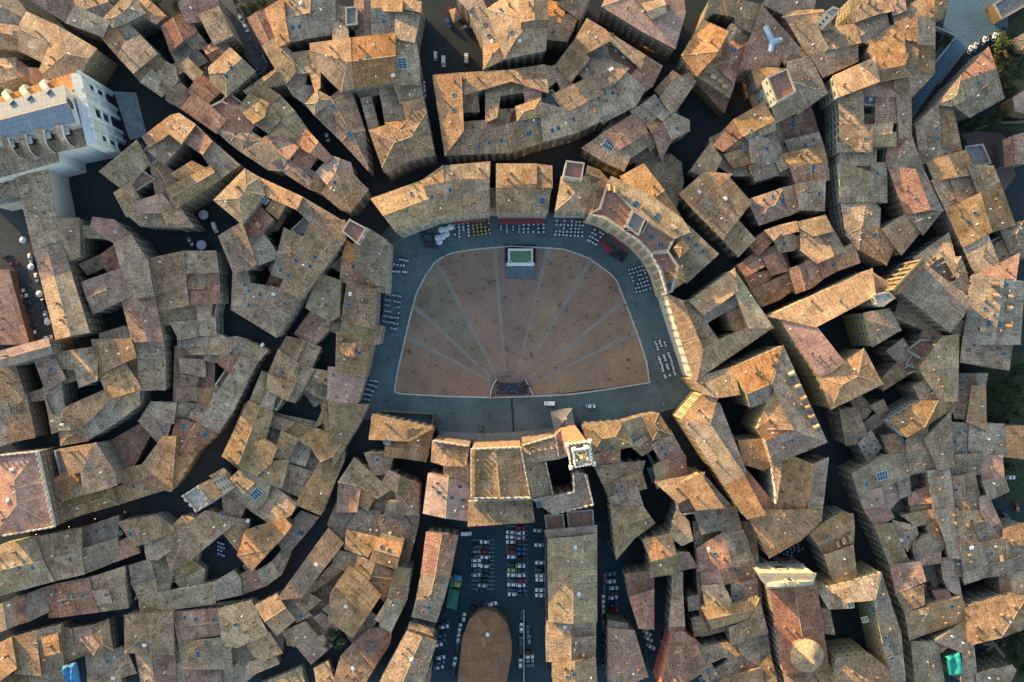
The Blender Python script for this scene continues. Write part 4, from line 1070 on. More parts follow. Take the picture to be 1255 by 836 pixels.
def grow():
    """carry each roof edge on to the neighbour it leans against when only a sliver lies between"""
    L=[(v,hd) for hd in HOUSES for v in hd['vols']]
    def box(v): return (min(p[0] for p in v['pix'])-10,max(p[0] for p in v['pix'])+10,min(p[1] for p in v['pix'])-10,max(p[1] for p in v['pix'])+10)
    for v,hd in L:
        if hd['name']!='house': continue
        bv=box(v); near=[(w,hw) for w,hw in L if w is not v and not(lambda c:c[1]-10<bv[0] or c[0]+10>bv[1] or c[3]-10<bv[2] or c[2]+10>bv[3])(box(w))]
        pts=v['pix']; n=len(pts); ar=sum(pts[i][0]*pts[(i+1)%n][1]-pts[(i+1)%n][0]*pts[i][1] for i in range(n)); s=1 if ar>0 else -1
        mv=[[0.0,0.0] for _ in pts]; cnt=[0]*n
        for i in range(n):
            a,c=pts[i],pts[(i+1)%n]; dx,dy=c[0]-a[0],c[1]-a[1]; l=math.hypot(dx,dy)
            if l<2: continue
            nx,ny=dy/l*s,-dx/l*s; hits=[]
            for t in (.12,.35,.65,.88):
                x,y=a[0]+dx*t,a[1]+dy*t
                for k in range(1,17):
                    q=(x+nx*k*.5,y+ny*k*.5); f=None
                    for w,hw in near:
                        if inside(q,w['pix']): f=hw; break
                    if f is not None:
                        lim=8.0 if f['block']==hd['block'] and hd['block'] else 3.0
                        if k*.5<=lim: hits.append(k*.5)
                        break
            if len(hits)>=2:
                d=sorted(hits)[len(hits)//2]
                if d>0.6:
                    d+=0.7
                    for j in (i,(i+1)%n): mv[j][0]+=nx*d; mv[j][1]+=ny*d; cnt[j]+=1
        v['pix']=[(p[0]+m[0],p[1]+m[1]) for p,m in zip(pts,mv)]
def build_all():
    parse()
    snap(); grow()
    for hi,hd in enumerate(HOUSES):
        rng=random.Random(hi*7+3); hd['rng']=rng; jit=rng.uniform(-.7,.7) if hd['name']=='house' else 0.0
        hd['jit']=jit; c0=hd['vols'][0]['pix'][0]
        if hd['name']=='house' and c0[0]<440 and c0[1]>300:
            jit-=2.0+min(6.5,max(0,(c0[0]+c0[1]-420)/1.414*.37*.05))
            for v in hd['vols']: v['k']=0.13
        if hd['name']=='house' and hd['h']>12: jit-=1.6
        hd['jit']=jit; hd['V']=[]
        for k,v in enumerate(hd['vols']):
            h=(v['h'] if v['h'] else hd['h']-(0.5*k*rng.uniform(.4,1.2) if hd['name']=='house' else 0.0))+jit+rng.uniform(-.15,.15)
            if hd['name']=='low_house':
                v['k']=0.03; hs=[q.h for q,_ in ALLV if inside((sum(p[0] for p in q.pix)/len(q.pix),sum(p[1] for p in q.pix)/len(q.pix)),v['pix'])]
                h=min(hs+[h+1.5])-1.5
            o=make_vol(v,max(3.0,h)); o.t=v['t']; o.m=v['m']; hd['V'].append(o); ALLV.append((o,hi))
        xs=[p[0] for o in hd['V'] for p in o.xy]; ys=[p[1] for o in hd['V'] for p in o.xy]
        hd['base']=((min(xs)+max(xs))/2,(min(ys)+max(ys))/2)
        hd['area']=sum(abs(sum(o.xy[i][0]*o.xy[(i+1)%len(o.xy)][1]-o.xy[(i+1)%len(o.xy)][0]*o.xy[i][1] for i in range(len(o.xy))))/2 for o in hd['V'])
        o=hd['V'][0]; px=[p[0] for p in o.pix]; py=[p[1] for p in o.pix]
        hd['pc']=((min(px)+max(px))/2,(min(py)+max(py))/2)
    # labels
    blocks={}
    for hd in HOUSES:
        if not hd['label']: blocks.setdefault(hd['block'],[]).append(hd)
    for b,hs in blocks.items():
        ax=0 if hs[0]['axis']=='x' else 1; hs.sort(key=lambda q:q['pc'][ax])
        for i,hd in enumerate(hs):
            V=hd['V'][0]; ne=0 if V.flat else len(V.pl)
            sky=sum(len(f[1]) for f in hd['feat'] if f[0] in 'sSG')
            shape='flat terraced' if V.flat else ('sloping' if ne==1 else ('gabled' if ne==2 else 'hipped'))
            big='low ' if hd['h']<12 else ''
            hd['label']='%s%s %s%s house, %s %s'%(big,TN[hd['tone']],'skylit ' if sky else '',shape,ordinal(i,len(hs),hs[0]['axis']),b)
            hd['group']='houses '+b
    for hi,hd in enumerate(HOUSES): build_house(hi,hd)
def build_house(hi,hd):
    rng=hd['rng']; base=hd['base']; nm=hd['name']
    if nm=='house':
        if hd['h']<12: nm='shed'
        elif len(hd['V'])>=3: nm='town_block'
        elif len(hd['V'])==2: nm='town_house'
        cat={'shed':'shed','house':'house','town_block':'building','town_house':'house'}[nm]
    else: cat=nm.split('_')[-1]
    root=thing(nm,hd['label'],cat,(base[0],base[1],0),hd.get('group')); hd['root']=root
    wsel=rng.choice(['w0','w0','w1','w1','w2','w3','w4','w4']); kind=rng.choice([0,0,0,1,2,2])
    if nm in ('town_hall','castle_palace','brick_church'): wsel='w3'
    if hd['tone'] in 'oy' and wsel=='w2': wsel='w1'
    if nm=='red_fronted_house': wsel='red'
    if nm=='curved_palace': wsel='w5'
    if hd['block'] in ('in the long windowed block','in the green shuttered block'): wsel='w6'; kind=1
    if hd['block'] in ('along the square\'s left side','directly above the fountain') or nm=='palace': wsel='w6' if nm!='palace' else 'w7'
    if nm=='marble_wall': wsel='marble'
    for o in hd['V']:
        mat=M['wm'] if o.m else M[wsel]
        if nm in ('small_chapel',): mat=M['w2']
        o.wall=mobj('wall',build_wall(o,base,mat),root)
        o.roof=mobj('roof',build_roof(o,base,o.t,rng),root)
        if nm in ('shed','small_chapel','marble_wall','market_hall','low_house','brick_church') or (nm=='long_hall' and o.m): continue
        n=len(o.xy); cnt=0
        for i in range(n):
            a,b=o.xy[i],o.xy[(i+1)%n]; dx,dy=b[0]-a[0],b[1]-a[1]; l=math.hypot(dx,dy)
            if l<3.2: continue
            nx,ny=dy/l*o.s,-dx/l*o.s; mx,my=(a[0]+b[0])/2,(a[1]+b[1])/2; r=math.hypot(mx,my)
            if r<20 or (nx*-mx+ny*-my)/r<0.12: continue
            cols=max(1,int((l-1.0)/3.0)); tall=o.h>=23
            for fl in range(5 if tall else 4):
                zc=o.h-1.9-3.7*fl
                if zc<2.5: break
                for c in range(cols):
                    t=(c+0.5)/cols; x,y=a[0]+dx*t,a[1]+dy*t; q=(x+nx*1.2,y+ny*1.2)
                    hid=False
                    for (p,hj) in ALLV:
                        if p is not o and p.h>zc+0.5 and abs(q[0]-p.xy[0][0])<70 and abs(q[1]-p.xy[0][1])<70 and inside(q,p.xy): hid=True;break
                    if hid or cnt>=96 or rng.random()<0.06: continue
                    w=set_on(root,MWI[kind],'window',x,y,zc,math.atan2(-nx,ny),None,base,o.wall); cnt+=1
    def find(p):
        best=None
        for o in hd['V']:
            if inside(p,o.pix) and (best is None or o.h>best.h): best=o
        if best is None: best=min(hd['V'],key=lambda o:min(math.hypot(p[0]-q[0],p[1]-q[1]) for q in o.pix))
        return best
    def place(o,x,y,me,name,lift=0.0,tilt=True):
        z=roof_z(o,(x,y)); nrm=(0,0,1)
        if not o.flat:
            q=min(o.pl,key=lambda q:q[0]*x+q[1]*y+q[2]); nrm=(-o.k*q[0],-o.k*q[1],1.0)
        if tilt: return set_on(root,me,name,x,y,z+lift,0,nrm,base,o.roof)
        rz=0.0 if o.flat else math.atan2(-q[0],q[1])
        return set_on(root,me,name,x,y,z+lift,rz,None,base,o.roof)
    used=[]
    for k,pts,fh in hd['feat']:
        if k=='k': battlement(pts,fh or hd['h']+1.2,base,M['stone'] if nm!='castle_palace' else M['wm'],root); continue
        if k=='Y':
            o=hd['V'][0]; ps=[]
            for p in pts:
                z=o.h
                for _ in range(3):
                    x,y=P(p[0],p[1],z); z=roof_z(o,(x,y))
                ps.append(Vector((x-base[0],y-base[1],z)))
            bm=bmesh.new()
            for e in ps[1:]:
                d=(e-ps[0]).normalized(); u=d.cross(Vector((0,0,1))).normalized()*1.25; w=Vector((0,0,1))
                A=[ps[0]-u-w*.3,ps[0]-u+w*.35,ps[0]+w*1.0,ps[0]+u+w*.35,ps[0]+u-w*.3]; B=[q+(e-ps[0]) for q in A]
                a=[bm.verts.new(q) for q in A]; b=[bm.verts.new(q) for q in B]
                for i in range(4): bm.faces.new((a[i],a[i+1],b[i+1],b[i])).material_index=1 if i in(0,3) else 0
                bm.faces.new(b)
            mobj('branching_skylight',bm_mesh(bm,'branching_skylight',[M['paleglass'],M['frame']]),root); continue
        if k=='F':
            h=fh or hd['h']+3; xy=[P(p[0],p[1],h) for p in pts]; bm=bmesh.new()
            prism(bm,[(x-base[0],y-base[1]) for x,y in xy],-0.4,h); hd['facade']=(xy,h)
            mobj('facade',bm_mesh(bm,'facade',[M['w6'] if nm=='domed_church' else M['w1']]),root); continue
        for p in pts:
            o=find(p); z=o.h
            for _ in range(3):
                x,y=P(p[0],p[1],z); z=roof_z(o,(x,y))
            used.append((x,y))
            if k in 'sSG': place(o,x,y,MSK[k],'skylight',0.0)
            elif k=='w': place(o,x,y,MWH,'vent_box',0.0)
            elif k=='d': 
                d=place(o,x,y,MDO,'dormer',0.0,False)
            elif k=='c':
                place(o,x,y,MCH[rng.randrange(3)],'chimney',0.0,False)
    # the many small chimneys and flues of the old town
    for o in hd['V']:
        if o.flat or nm in ('market_hall','shed','barrel_church'): continue
        xs=[p[0] for p in o.xy]; ys=[p[1] for p in o.xy]
        ar=abs(sum(o.xy[i][0]*o.xy[(i+1)%len(o.xy)][1]-o.xy[(i+1)%len(o.xy)][0]*o.xy[i][1] for i in range(len(o.xy))))/2
        for _ in range(min(7,int(ar/62+rng.random()*1.4))):
            for t in range(8):
                x,y=rng.uniform(min(xs),max(xs)),rng.uniform(min(ys),max(ys))
                if inside((x,y),offset(o.xy,-1.0)) and all(math.hypot(x-u[0],y-u[1])>2.4 for u in used):
                    used.append((x,y))
                    if rng.random()<0.78: place(o,x,y,MCH[rng.randrange(3)],'chimney',0.0,False)
                    else: place(o,x,y,MFL,'flue',0.0,False)
                    break
def m_flue():
    bm=bmesh.new(); tube(bm,(0,0,-.3),(0,0,1.0),.14,.14); lathe(bm,(0,0,1.0),[(.14,-.05),(.30,.08),(.30,.16),(0,.3)],10)
    bbox(bm,(0,0,.06),(.6,.6,.2)); return bm_mesh(bm,'flue',[M['white']])
MFL=m_flue()
M['paleglass']=simple('pale_skylight_glass',(0.30,0.44,0.52),0.25)
M['red']=wallmat('red_plaster',(0.52,0.11,0.05),0.25)
# ------------------------------------------------------------------ landmarks
def Z(c,r,x,y,z=0.0): return P(c*209+x/4.0,r*209+y/4.0,z)
def ZV(c,r,x,y,z=0.0):
    q=Z(c,r,x,y,z); return Vector((q[0],q[1],z))
def ZL(c,r,s,z=0.0): return [Z(c,r,*map(float,q.split(',')),z) for q in s.split()]
def uvbox(bm,k=1.0):
    l=bm.loops.layers.uv.verify()
    for f in bm.faces:
        n=f.normal
        for lp in f.loops:
            c=lp.vert.co; lp[l].uv=(c.x*k,c.y*k) if abs(n.z)>.5 else ((c.x+c.y)*k,c.z*k)
def vol_house(root,pts,e,h,tone,wall,base,rng,roofmat=None):
    o=make_vol({'pix':[(q[0],q[1]) for q in pts],'e':e},h); o.t=tone; o.m=False
    w=mobj('wall',build_wall(o,base,wall),root); rme=build_roof(o,base,tone,rng)
    if roofmat: rme.materials[0]=roofmat
    o.roof=mobj('roof',rme,root); o.wall=w; ALLV.append((o,-1)); return o
def px(c,r,s): return [(c*209+float(q.split(',')[0])/4,r*209+float(q.split(',')[1])/4) for q in s.split()]
def leadmat():
    m,nt,b=newmat('lead_sheet_roof'); L=nt.links; uv=N(nt,'ShaderNodeUVMap')
    br=N(nt,'ShaderNodeTexBrick',Scale=0.55); br.offset=0.0
    br.inputs['Color1'].default_value=(.25,.265,.30,1); br.inputs['Color2'].default_value=(.20,.22,.26,1); br.inputs['Mortar'].default_value=(.10,.11,.13,1)
    br.inputs['Mortar Size'].default_value=0.035; br.inputs['Brick Width'].default_value=1.0; br.inputs['Row Height'].default_value=1.3
    L.new(uv.outputs[0],br.inputs['Vector']); L.new(br.outputs['Color'],b.inputs['Base Color'])
    b.inputs['Roughness'].default_value=0.55; return m
M['leadroof']=leadmat()
M['dark']=simple('dark_opening',(0.012,0.012,0.014),0.8)
def cathedral():
    rng=random.Random(5); bx,by=Z(0,0,150,590,20); base=(bx,by)
    root=thing('cathedral','white marble cathedral with lead covered nave roof, cut by the photo\'s left border','cathedral',(bx,by,0))
    nave=vol_house(root,px(0,0,'-240,577 312,422 365,595 -240,738'),'02',33,'g',M['marble'],base,rng,M['leadroof'])
    vol_house(root,px(0,0,'-240,545 0,478 348,362 385,358 400,420 -240,640'),'0',23.5,'o',M['marble'],base,rng)
    vol_house(root,px(0,0,'-240,690 366,560 420,712 275,742 285,790 -240,930'),'4',23,'g',M['marble'],base,rng)
    # front block behind the marble facade
    bm=bmesh.new(); xy=[Z(0,0,*q,28) for q in ((346,362),(386,358),(471,700),(425,712))]
    prism(bm,[(x-bx,y-by) for x,y in xy],-.4,28); fac=mobj('facade',bm_mesh(bm,'facade',[M['marble']]),root)
    a=Vector(xy[1]); b=Vector(xy[2]); d=(b-a).normalized(); nrm=Vector((-d.y,d.x)); 
    if nrm.x<0: nrm=-nrm
    L=(b-a).length; rz=math.atan2(d.y,d.x)
    def onf(t,out,z): 
        q=a+d*(L*t)+nrm*out; return (q.x-bx,q.y-by,z)
    for t in (0.0,0.26,0.40,0.62,0.76,1.0):
        bm=bmesh.new(); bbox(bm,onf(t,.35,13.8),(1.5,.9,28.4),0,rz); bbox(bm,onf(t,.35,29.2),(1.9,1.4,1.6),0,rz,top=.3); mobj('pilaster',bm_mesh(bm,'pilaster',[M['marble']]),root)
    for z in (9.5,16.5,23.5,27.8):
        bm=bmesh.new(); bbox(bm,onf(.5,.25,z),(L+.8,.7,.7),0,rz); mobj('cornice',bm_mesh(bm,'cornice',[M['marble']]),root)
    for t,w,h in ((.13,3.6,7.6),(.51,4.6,9.0),(.88,3.6,7.6)):
        bm=bmesh.new(); pr=[(-w/2,0),(w/2,0)]+[(w/2*math.cos(u),h-w/2+w/2*math.sin(u)) for u in [math.pi*i/10 for i in range(11)]]
        ring=[]
        for out in (.05,.5):
            ring.append([bm.verts.new(onf(t+q[0]/L,out,q[1])) for q in pr])
        bm.faces.new(ring[1]); n=len(pr)
        for i in range(n): bm.faces.new((ring[0][i],ring[0][(i+1)%n],ring[1][(i+1)%n],ring[1][i]))
        mobj('portal',bm_mesh(bm,'portal',[M['dark']]),root)
    for t,z,w,h in ((.13,13,2.2,4.4),(.51,13.4,3.4,5),(.88,13,2.2,4.4),(.13,20,2.4,3.4),(.51,20,4,4.4),(.88,20,2.4,3.4)):
        bm=bmesh.new(); bbox(bm,onf(t,.05,z),(w,.3,h),0,rz)
        for s in (-1,1): bbox(bm,onf(t+s*(w/2+.2)/L,.2,z),(.4,.5,h+.5),1,rz)
        bbox(bm,onf(t,.2,z+h/2+.3),(w+.8,.5,.5),1,rz); mobj('window',bm_mesh(bm,'window',[M['wglass'],M['marble']]),root)
    # rose window in the nave gable
    p,q=Vector(nave.xy[1]),Vector(nave.xy[2]); dd=(q-p).normalized(); nn=Vector((-dd.y,dd.x)); nn=nn if nn.x>0 else -nn
    c=(p+q)/2; bm=bmesh.new(); cc=Vector((c.x-bx,c.y-by,32.6)); u=Vector((dd.x,dd.y,0)); w=Vector((0,0,1)); o3=Vector((nn.x,nn.y,0))
    for r0,r1,out,mi in ((0,2.5,.12,0),(2.5,3.1,.3,1)):
        A=[bm.verts.new(cc+o3*out+(u*math.cos(t)+w*math.sin(t))*r1) for t in [2*math.pi*i/24 for i in range(24)]]
        if r0==0: bm.faces.new(A).material_index=mi
        else:
            B=[bm.verts.new(cc+o3*out+(u*math.cos(t)+w*math.sin(t))*r0) for t in [2*math.pi*i/24 for i in range(24)]]
            for i in range(24): bm.faces.new((A[i],A[(i+1)%24],B[(i+1)%24],B[i])).material_index=mi
    mobj('rose_window',bm_mesh(bm,'rose_window',[M['wglass'],M['marble']]),root)
    def arm(p0,z0,p1,z1,w,mat):
        A=ZV(0,0,*p0,z0); B=ZV(0,0,*p1,z1); dv=Vector((B.x-A.x,B.y-A.y,0)); s=dv.cross(Vector((0,0,1))).normalized()*w/2
        bm=bmesh.new(); rows=[]
        for i in range(9):
            t=i/8; ang=t*math.pi/2
            q=Vector((A.x+dv.x*math.sin(ang),A.y+dv.y*math.sin(ang),z1+(z0-z1)*math.cos(ang)))-Vector((bx,by,0))
            lo=Vector((q.x,q.y,min(q.z-1.2,z1-1.5) if t>.75 else q.z-1.4))
            rows.append([bm.verts.new(v) for v in (lo-s,q-s,q+s,lo+s)])
        for R,S in zip(rows,rows[1:]):
            for i in range(4): bm.faces.new((R[i],R[(i+1)%4],S[(i+1)%4],S[i])).material_index=1 if i==1 else 0
        bm.faces.new(rows[-1]); bmesh.ops.recalc_face_normals(bm,faces=bm.faces); uvbox(bm)
        mobj('flying_buttress',bm_mesh(bm,'flying_buttress',[M['marble'],mat]),root)
    for p0,p1 in (((20,672),(95,778)),((105,655),(168,772)),((195,632),(252,748)),((285,612),(345,722))): arm(p0,34,p1,24.5,2.6,M['rg'])
    for p0,p1 in (((55,502),(42,452)),((140,478),(128,430)),((235,448),(225,405))): arm(p0,34,p1,24.5,2.4,M['stone'])
    # small aisle windows between the buttresses
    for x,y in ((62,712),(150,692),(240,668),(330,648)):
        q=ZV(0,0,x,y,29); bm=bmesh.new(); bbox(bm,(q.x-bx,q.y-by,28.5),(2.2,2.2,3.6),0,rz); bbox(bm,(q.x-bx,q.y-by,30.5),(3.0,3.0,.5),1,rz); mobj('clerestory_window',bm_mesh(bm,'clerestory_window',[M['dark'],M['marble']]),root)
    st=bmesh.new()
    for i in range(3):
        pts=ZL(0,0,'%d,450 %d,455 %d,670 %d,690'%(560+0*i,668-i*10,722-i*10,640)); prism(st,pts,0.0,.2+.22*i)
    o=mobj('church_steps',bm_mesh(st,'church_steps',[simple('step_stone',(.26,.29,.30),.85,nz=.3,scale=.4)])); tag(o,'broad pale stone steps spread before the marble cathedral front','steps')
def bell_tower():
    X,Y=24.9,-41.2; th=math.radians(9); root=thing('bell_tower','tall slender brick bell tower with flared white stone crown, rising over the town hall','tower',(X,Y,0))
    def box(name,w,z0,z1,mat,w2=None,top=True):
        bm=bmesh.new(); w2=w2 or w; r=[]
        for ww,z in ((w,z0),(w2,z1)): r.append([bm.verts.new((sx*ww/2*math.cos(th)-sy*ww/2*math.sin(th),sx*ww/2*math.sin(th)+sy*ww/2*math.cos(th),z)) for sx,sy in ((-1,-1),(1,-1),(1,1),(-1,1))])
        for i in range(4): bm.faces.new((r[0][i],r[0][(i+1)%4],r[1][(i+1)%4],r[1][i]))
        if top: bm.faces.new(r[1])
        return mobj(name,bm_mesh(bm,name,[mat]),root)
    box('shaft',7.0,-.4,66,M['w3'])
    for k,a in enumerate((0,1,2,3)):
        for z in (18,32,46,58):
            an=th+a*math.pi/2; o=set_on(root,MWI[0],'window',X+3.5*math.cos(an),Y+3.5*math.sin(an),z,an-math.pi/2,None,(X,Y),root)
    box('corbel',6.9,66,70.5,M['marble'],8.5)
    def para(name,w,z,t,hm):
        bm=bmesh.new(); n=5; prof=[]
        for s in range(4):
            a=[(-1,-1),(1,-1),(1,1),(-1,1)][s]; b=[(1,-1),(1,1),(-1,1),(-1,-1)][s]
            for i in range(n):
                for f,zz in ((0,hm),(.55,hm),(.55,.9),(1,.9)):
                    q=(i+f)/n; prof.append((a[0]+(b[0]-a[0])*q,a[1]+(b[1]-a[1])*q,zz))
        def pt(x,y,ww,zz): return bm.verts.new(((x*ww*math.cos(th)-y*ww*math.sin(th))/2,(x*ww*math.sin(th)+y*ww*math.cos(th))/2,zz))
        R=[(pt(x,y,w,z),pt(x,y,w,z+h),pt(x,y,w-2*t,z+h),pt(x,y,w-2*t,z)) for x,y,h in prof]
        for A,B in zip(R,R[1:]+R[:1]):
            for i in range(3):
                try: bm.faces.new((A[i],A[i+1],B[i+1],B[i]))
                except ValueError: pass
        bmesh.ops.remove_doubles(bm,verts=bm.verts,dist=.002); bmesh.ops.recalc_face_normals(bm,faces=bm.faces)
        return mobj(name,bm_mesh(bm,name,[M['marble']]),root)
    box('gallery_floor',8.5,70.5,71.2,M['terrg']); para('battlement',8.7,70.6,.55,2.6)
    for sx in(-1,1):
        for sy in(-1,1):
            bm=bmesh.new(); x,y=sx*4.2,sy*4.2; c=(x*math.cos(th)-y*math.sin(th),x*math.sin(th)+y*math.cos(th),72.4)
            bbox(bm,c,(1.2,1.2,3.6),0,th); bbox(bm,(c[0],c[1],74.7),(1.4,1.4,1.0),0,th,top=.2); mobj('corner_pinnacle',bm_mesh(bm,'corner_pinnacle',[M['marble']]),root)
    # open belfry: four piers, lintel ring, battlement
    for sx in(-1,1):
        for sy in(-1,1):
            bm=bmesh.new(); x,y=sx*2.3,sy*2.3; bbox(bm,(x*math.cos(th)-y*math.sin(th),x*math.sin(th)+y*math.cos(th),75),(1.5,1.5,8),0,th); mobj('belfry_pier',bm_mesh(bm,'belfry_pier',[M['marble']]),root)
    bm=bmesh.new()
    for s in range(4):
        a=th+s*math.pi/2; bbox(bm,(2.6*math.cos(a),2.6*math.sin(a),79.5),(1.0,6.2,1.6),0,a)
    mobj('belfry_beam',bm_mesh(bm,'belfry_beam',[M['marble']]),root)
    para('belfry_battlement',6.3,80.2,.5,1.7)
    bm=bmesh.new(); R=[]
    for i in range(4):
        a=th+math.pi/4+i*math.pi/2; tube(bm,(2.9*math.cos(a),2.9*math.sin(a),80.4),(0.3*math.cos(a),.3*math.sin(a),86.4),.14,.10,6)
    mobj('bell_frame',bm_mesh(bm,'bell_frame',[M['frame']]),root)
    bm=bmesh.new(); lathe(bm,(0,0,82.2),[(1.35,0),(1.25,.25),(.95,1.0),(.8,1.7),(.5,2.1),(0,2.25)],20)
    mobj('bell',bm_mesh(bm,'bell',[simple('bronze_bell',(.34,.25,.11),.45,.6)]),root)
def cupola(hd):
    bx,by=hd['base']; root=hd['root']; c=Z(4,3,613,708,27); cx,cy=c[0]-bx,c[1]-by
    bm=bmesh.new(); lathe(bm,(cx,cy,0),[(6.4,20),(6.4,26.6),(6.9,26.9)],32); mobj('drum',bm_mesh(bm,'drum',[M['w4']]),root)
    bm=bmesh.new(); lathe(bm,(cx,cy,26.8),[(7.0,0),(5.6,1.5),(3.6,3.1),(1.2,4.4),(0,4.7)],32); uvl=bm.loops.layers.uv.verify()
    for f in bm.faces:
        m=f.calc_center_median(); a=math.atan2(m.y-cy,m.x-cx); t=Vector((-math.sin(a),math.cos(a))); n=Vector((math.cos(a),math.sin(a)))
        for l in f.loops: v=Vector((l.vert.co.x-cx,l.vert.co.y-cy)); l[uvl].uv=(v.dot(t)+a*6,v.dot(n))
    mobj('cupola_roof',bm_mesh(bm,'cupola_roof',[M['rb']]),root)
    bm=bmesh.new(); lathe(bm,(cx,cy,30.8),[(1.1,0),(1.1,2.6),(1.4,2.8),(.9,3.6),(.25,4.3),(.2,5.2),(0,5.4)],10); mobj('lantern',bm_mesh(bm,'lantern',[M['w0']]),root)
    xy,h=hd['facade']; a,b=Vector(xy[0]),Vector(xy[1]); e=Vector(xy[4]); f=Vector(xy[3])
    # broken curved pediment: two scrolls and a central niche
    for s,(p,q) in enumerate(((a*.3+e*.7,(a+b)/4+(e+f)/4),(b*.3+f*.7,(a+b)/4+(e+f)/4))):
        bm=bmesh.new(); d=(q-p); n=8; rows=[]; u=Vector((-d.y,d.x)).normalized()*.8
        for i in range(n+1):
            t=i/n*.72; c2=p+d*t; zt=h+3.4*math.sin(t/.72*math.pi/2)*(1-.25*t)
            rows.append([bm.verts.new((c2.x+k*u.x-bx,c2.y+k*u.y-by,z)) for k,z in ((-1,h-.5),(-1,zt),(1,zt),(1,h-.5))])
        for R,S in zip(rows,rows[1:]):
            for i in range(3): bm.faces.new((R[i],R[i+1],S[i+1],S[i]))
        bm.faces.new(rows[-1]); bm.faces.new(rows[0]); bmesh.ops.recalc_face_normals(bm,faces=bm.faces)
        mobj('pediment_scroll',bm_mesh(bm,'pediment_scroll',[M['w6']]),root)
    d=(b-a).normalized(); rz=math.atan2(d.y,d.x); m=(a+b)/2; nn=Vector((-d.y,d.x)); nn=nn if nn.y>0 else -nn
    bm=bmesh.new(); q=m-nn*2.2; bbox(bm,(q.x-bx,q.y-by,h+2),(3.2,1.6,4.6),0,rz); bbox(bm,(q.x+nn.x*.85-bx,q.y+nn.y*.85-by,h+1.8),(1.5,.2,3),1,rz); bbox(bm,(q.x-bx,q.y-by,h+4.6),(3.8,2,.6),0,rz); mobj('niche',bm_mesh(bm,'niche',[M['w6'],M['dark']]),root)
    for t,z,w,hh in ((.5,4.2,3,7.5),(.5,16.5,2.8,4.6),(.18,5,1.6,3.6),(.82,5,1.6,3.6)):
        q=a+(b-a)*t+nn*.05; bm=bmesh.new(); bbox(bm,(q.x-bx,q.y-by,z),(w,.3,hh),0,rz); bbox(bm,(q.x+nn.x*.2-bx,q.y+nn.y*.2-by,z+hh/2+.4),(w+1.2,.8,.8),1,rz); mobj('door' if z<4.5 else 'window',bm_mesh(bm,'opening',[M['dark'],M['w6']]),root)
    for t in (.05,.33,.67,.95):
        q=a+(b-a)*t+nn*.3; bm=bmesh.new(); bbox(bm,(q.x-bx,q.y-by,13),(1.3,.7,26.4),0,rz); mobj('pilaster',bm_mesh(bm,'pilaster',[M['w6']]),root)
    for z in (12.2,h-.6):
        q=m+nn*.3; bm=bmesh.new(); bbox(bm,(q.x-bx,q.y-by,z),((b-a).length+.8,.9,.8),0,rz); mobj('cornice',bm_mesh(bm,'cornice',[M['w6']]),root)
def barrel_front(hd):
    bx,by=hd['base']; root=hd['root']; xy,h=hd['facade']; a,b=Vector(xy[0]),Vector(xy[1]); d=(b-a).normalized(); rz=math.atan2(d.y,d.x); nn=Vector((-d.y,d.x)); nn=nn if nn.x<0 else -nn
    L=(b-a).length
    for t in (.03,.25,.42,.58,.75,.97):
        q=a+(b-a)*t+nn*.35; bm=bmesh.new(); bbox(bm,(q.x-bx,q.y-by,h/2),(1.2,.8,h+.4),0,rz); mobj('pilaster',bm_mesh(bm,'pilaster',[M['w0']]),root)
    for z in (11,19,h-.3):
        q=a+(b-a)*.5+nn*.4; bm=bmesh.new(); bbox(bm,(q.x-bx,q.y-by,z),(L+.6,1.0,.8),0,rz); mobj('cornice',bm_mesh(bm,'cornice',[M['w0']]),root)
    for t,z,w,hh in ((.5,3.6,3,7),(.5,15,2.6,4.4),(.14,14.5,1.4,3),(.86,14.5,1.4,3),(.5,23,2.2,3.2)):
        q=a+(b-a)*t+nn*.05; bm=bmesh.new(); bbox(bm,(q.x-bx,q.y-by,z),(w,.25,hh),0,rz); mobj('window',bm_mesh(bm,'window',[M['dark']]),root)
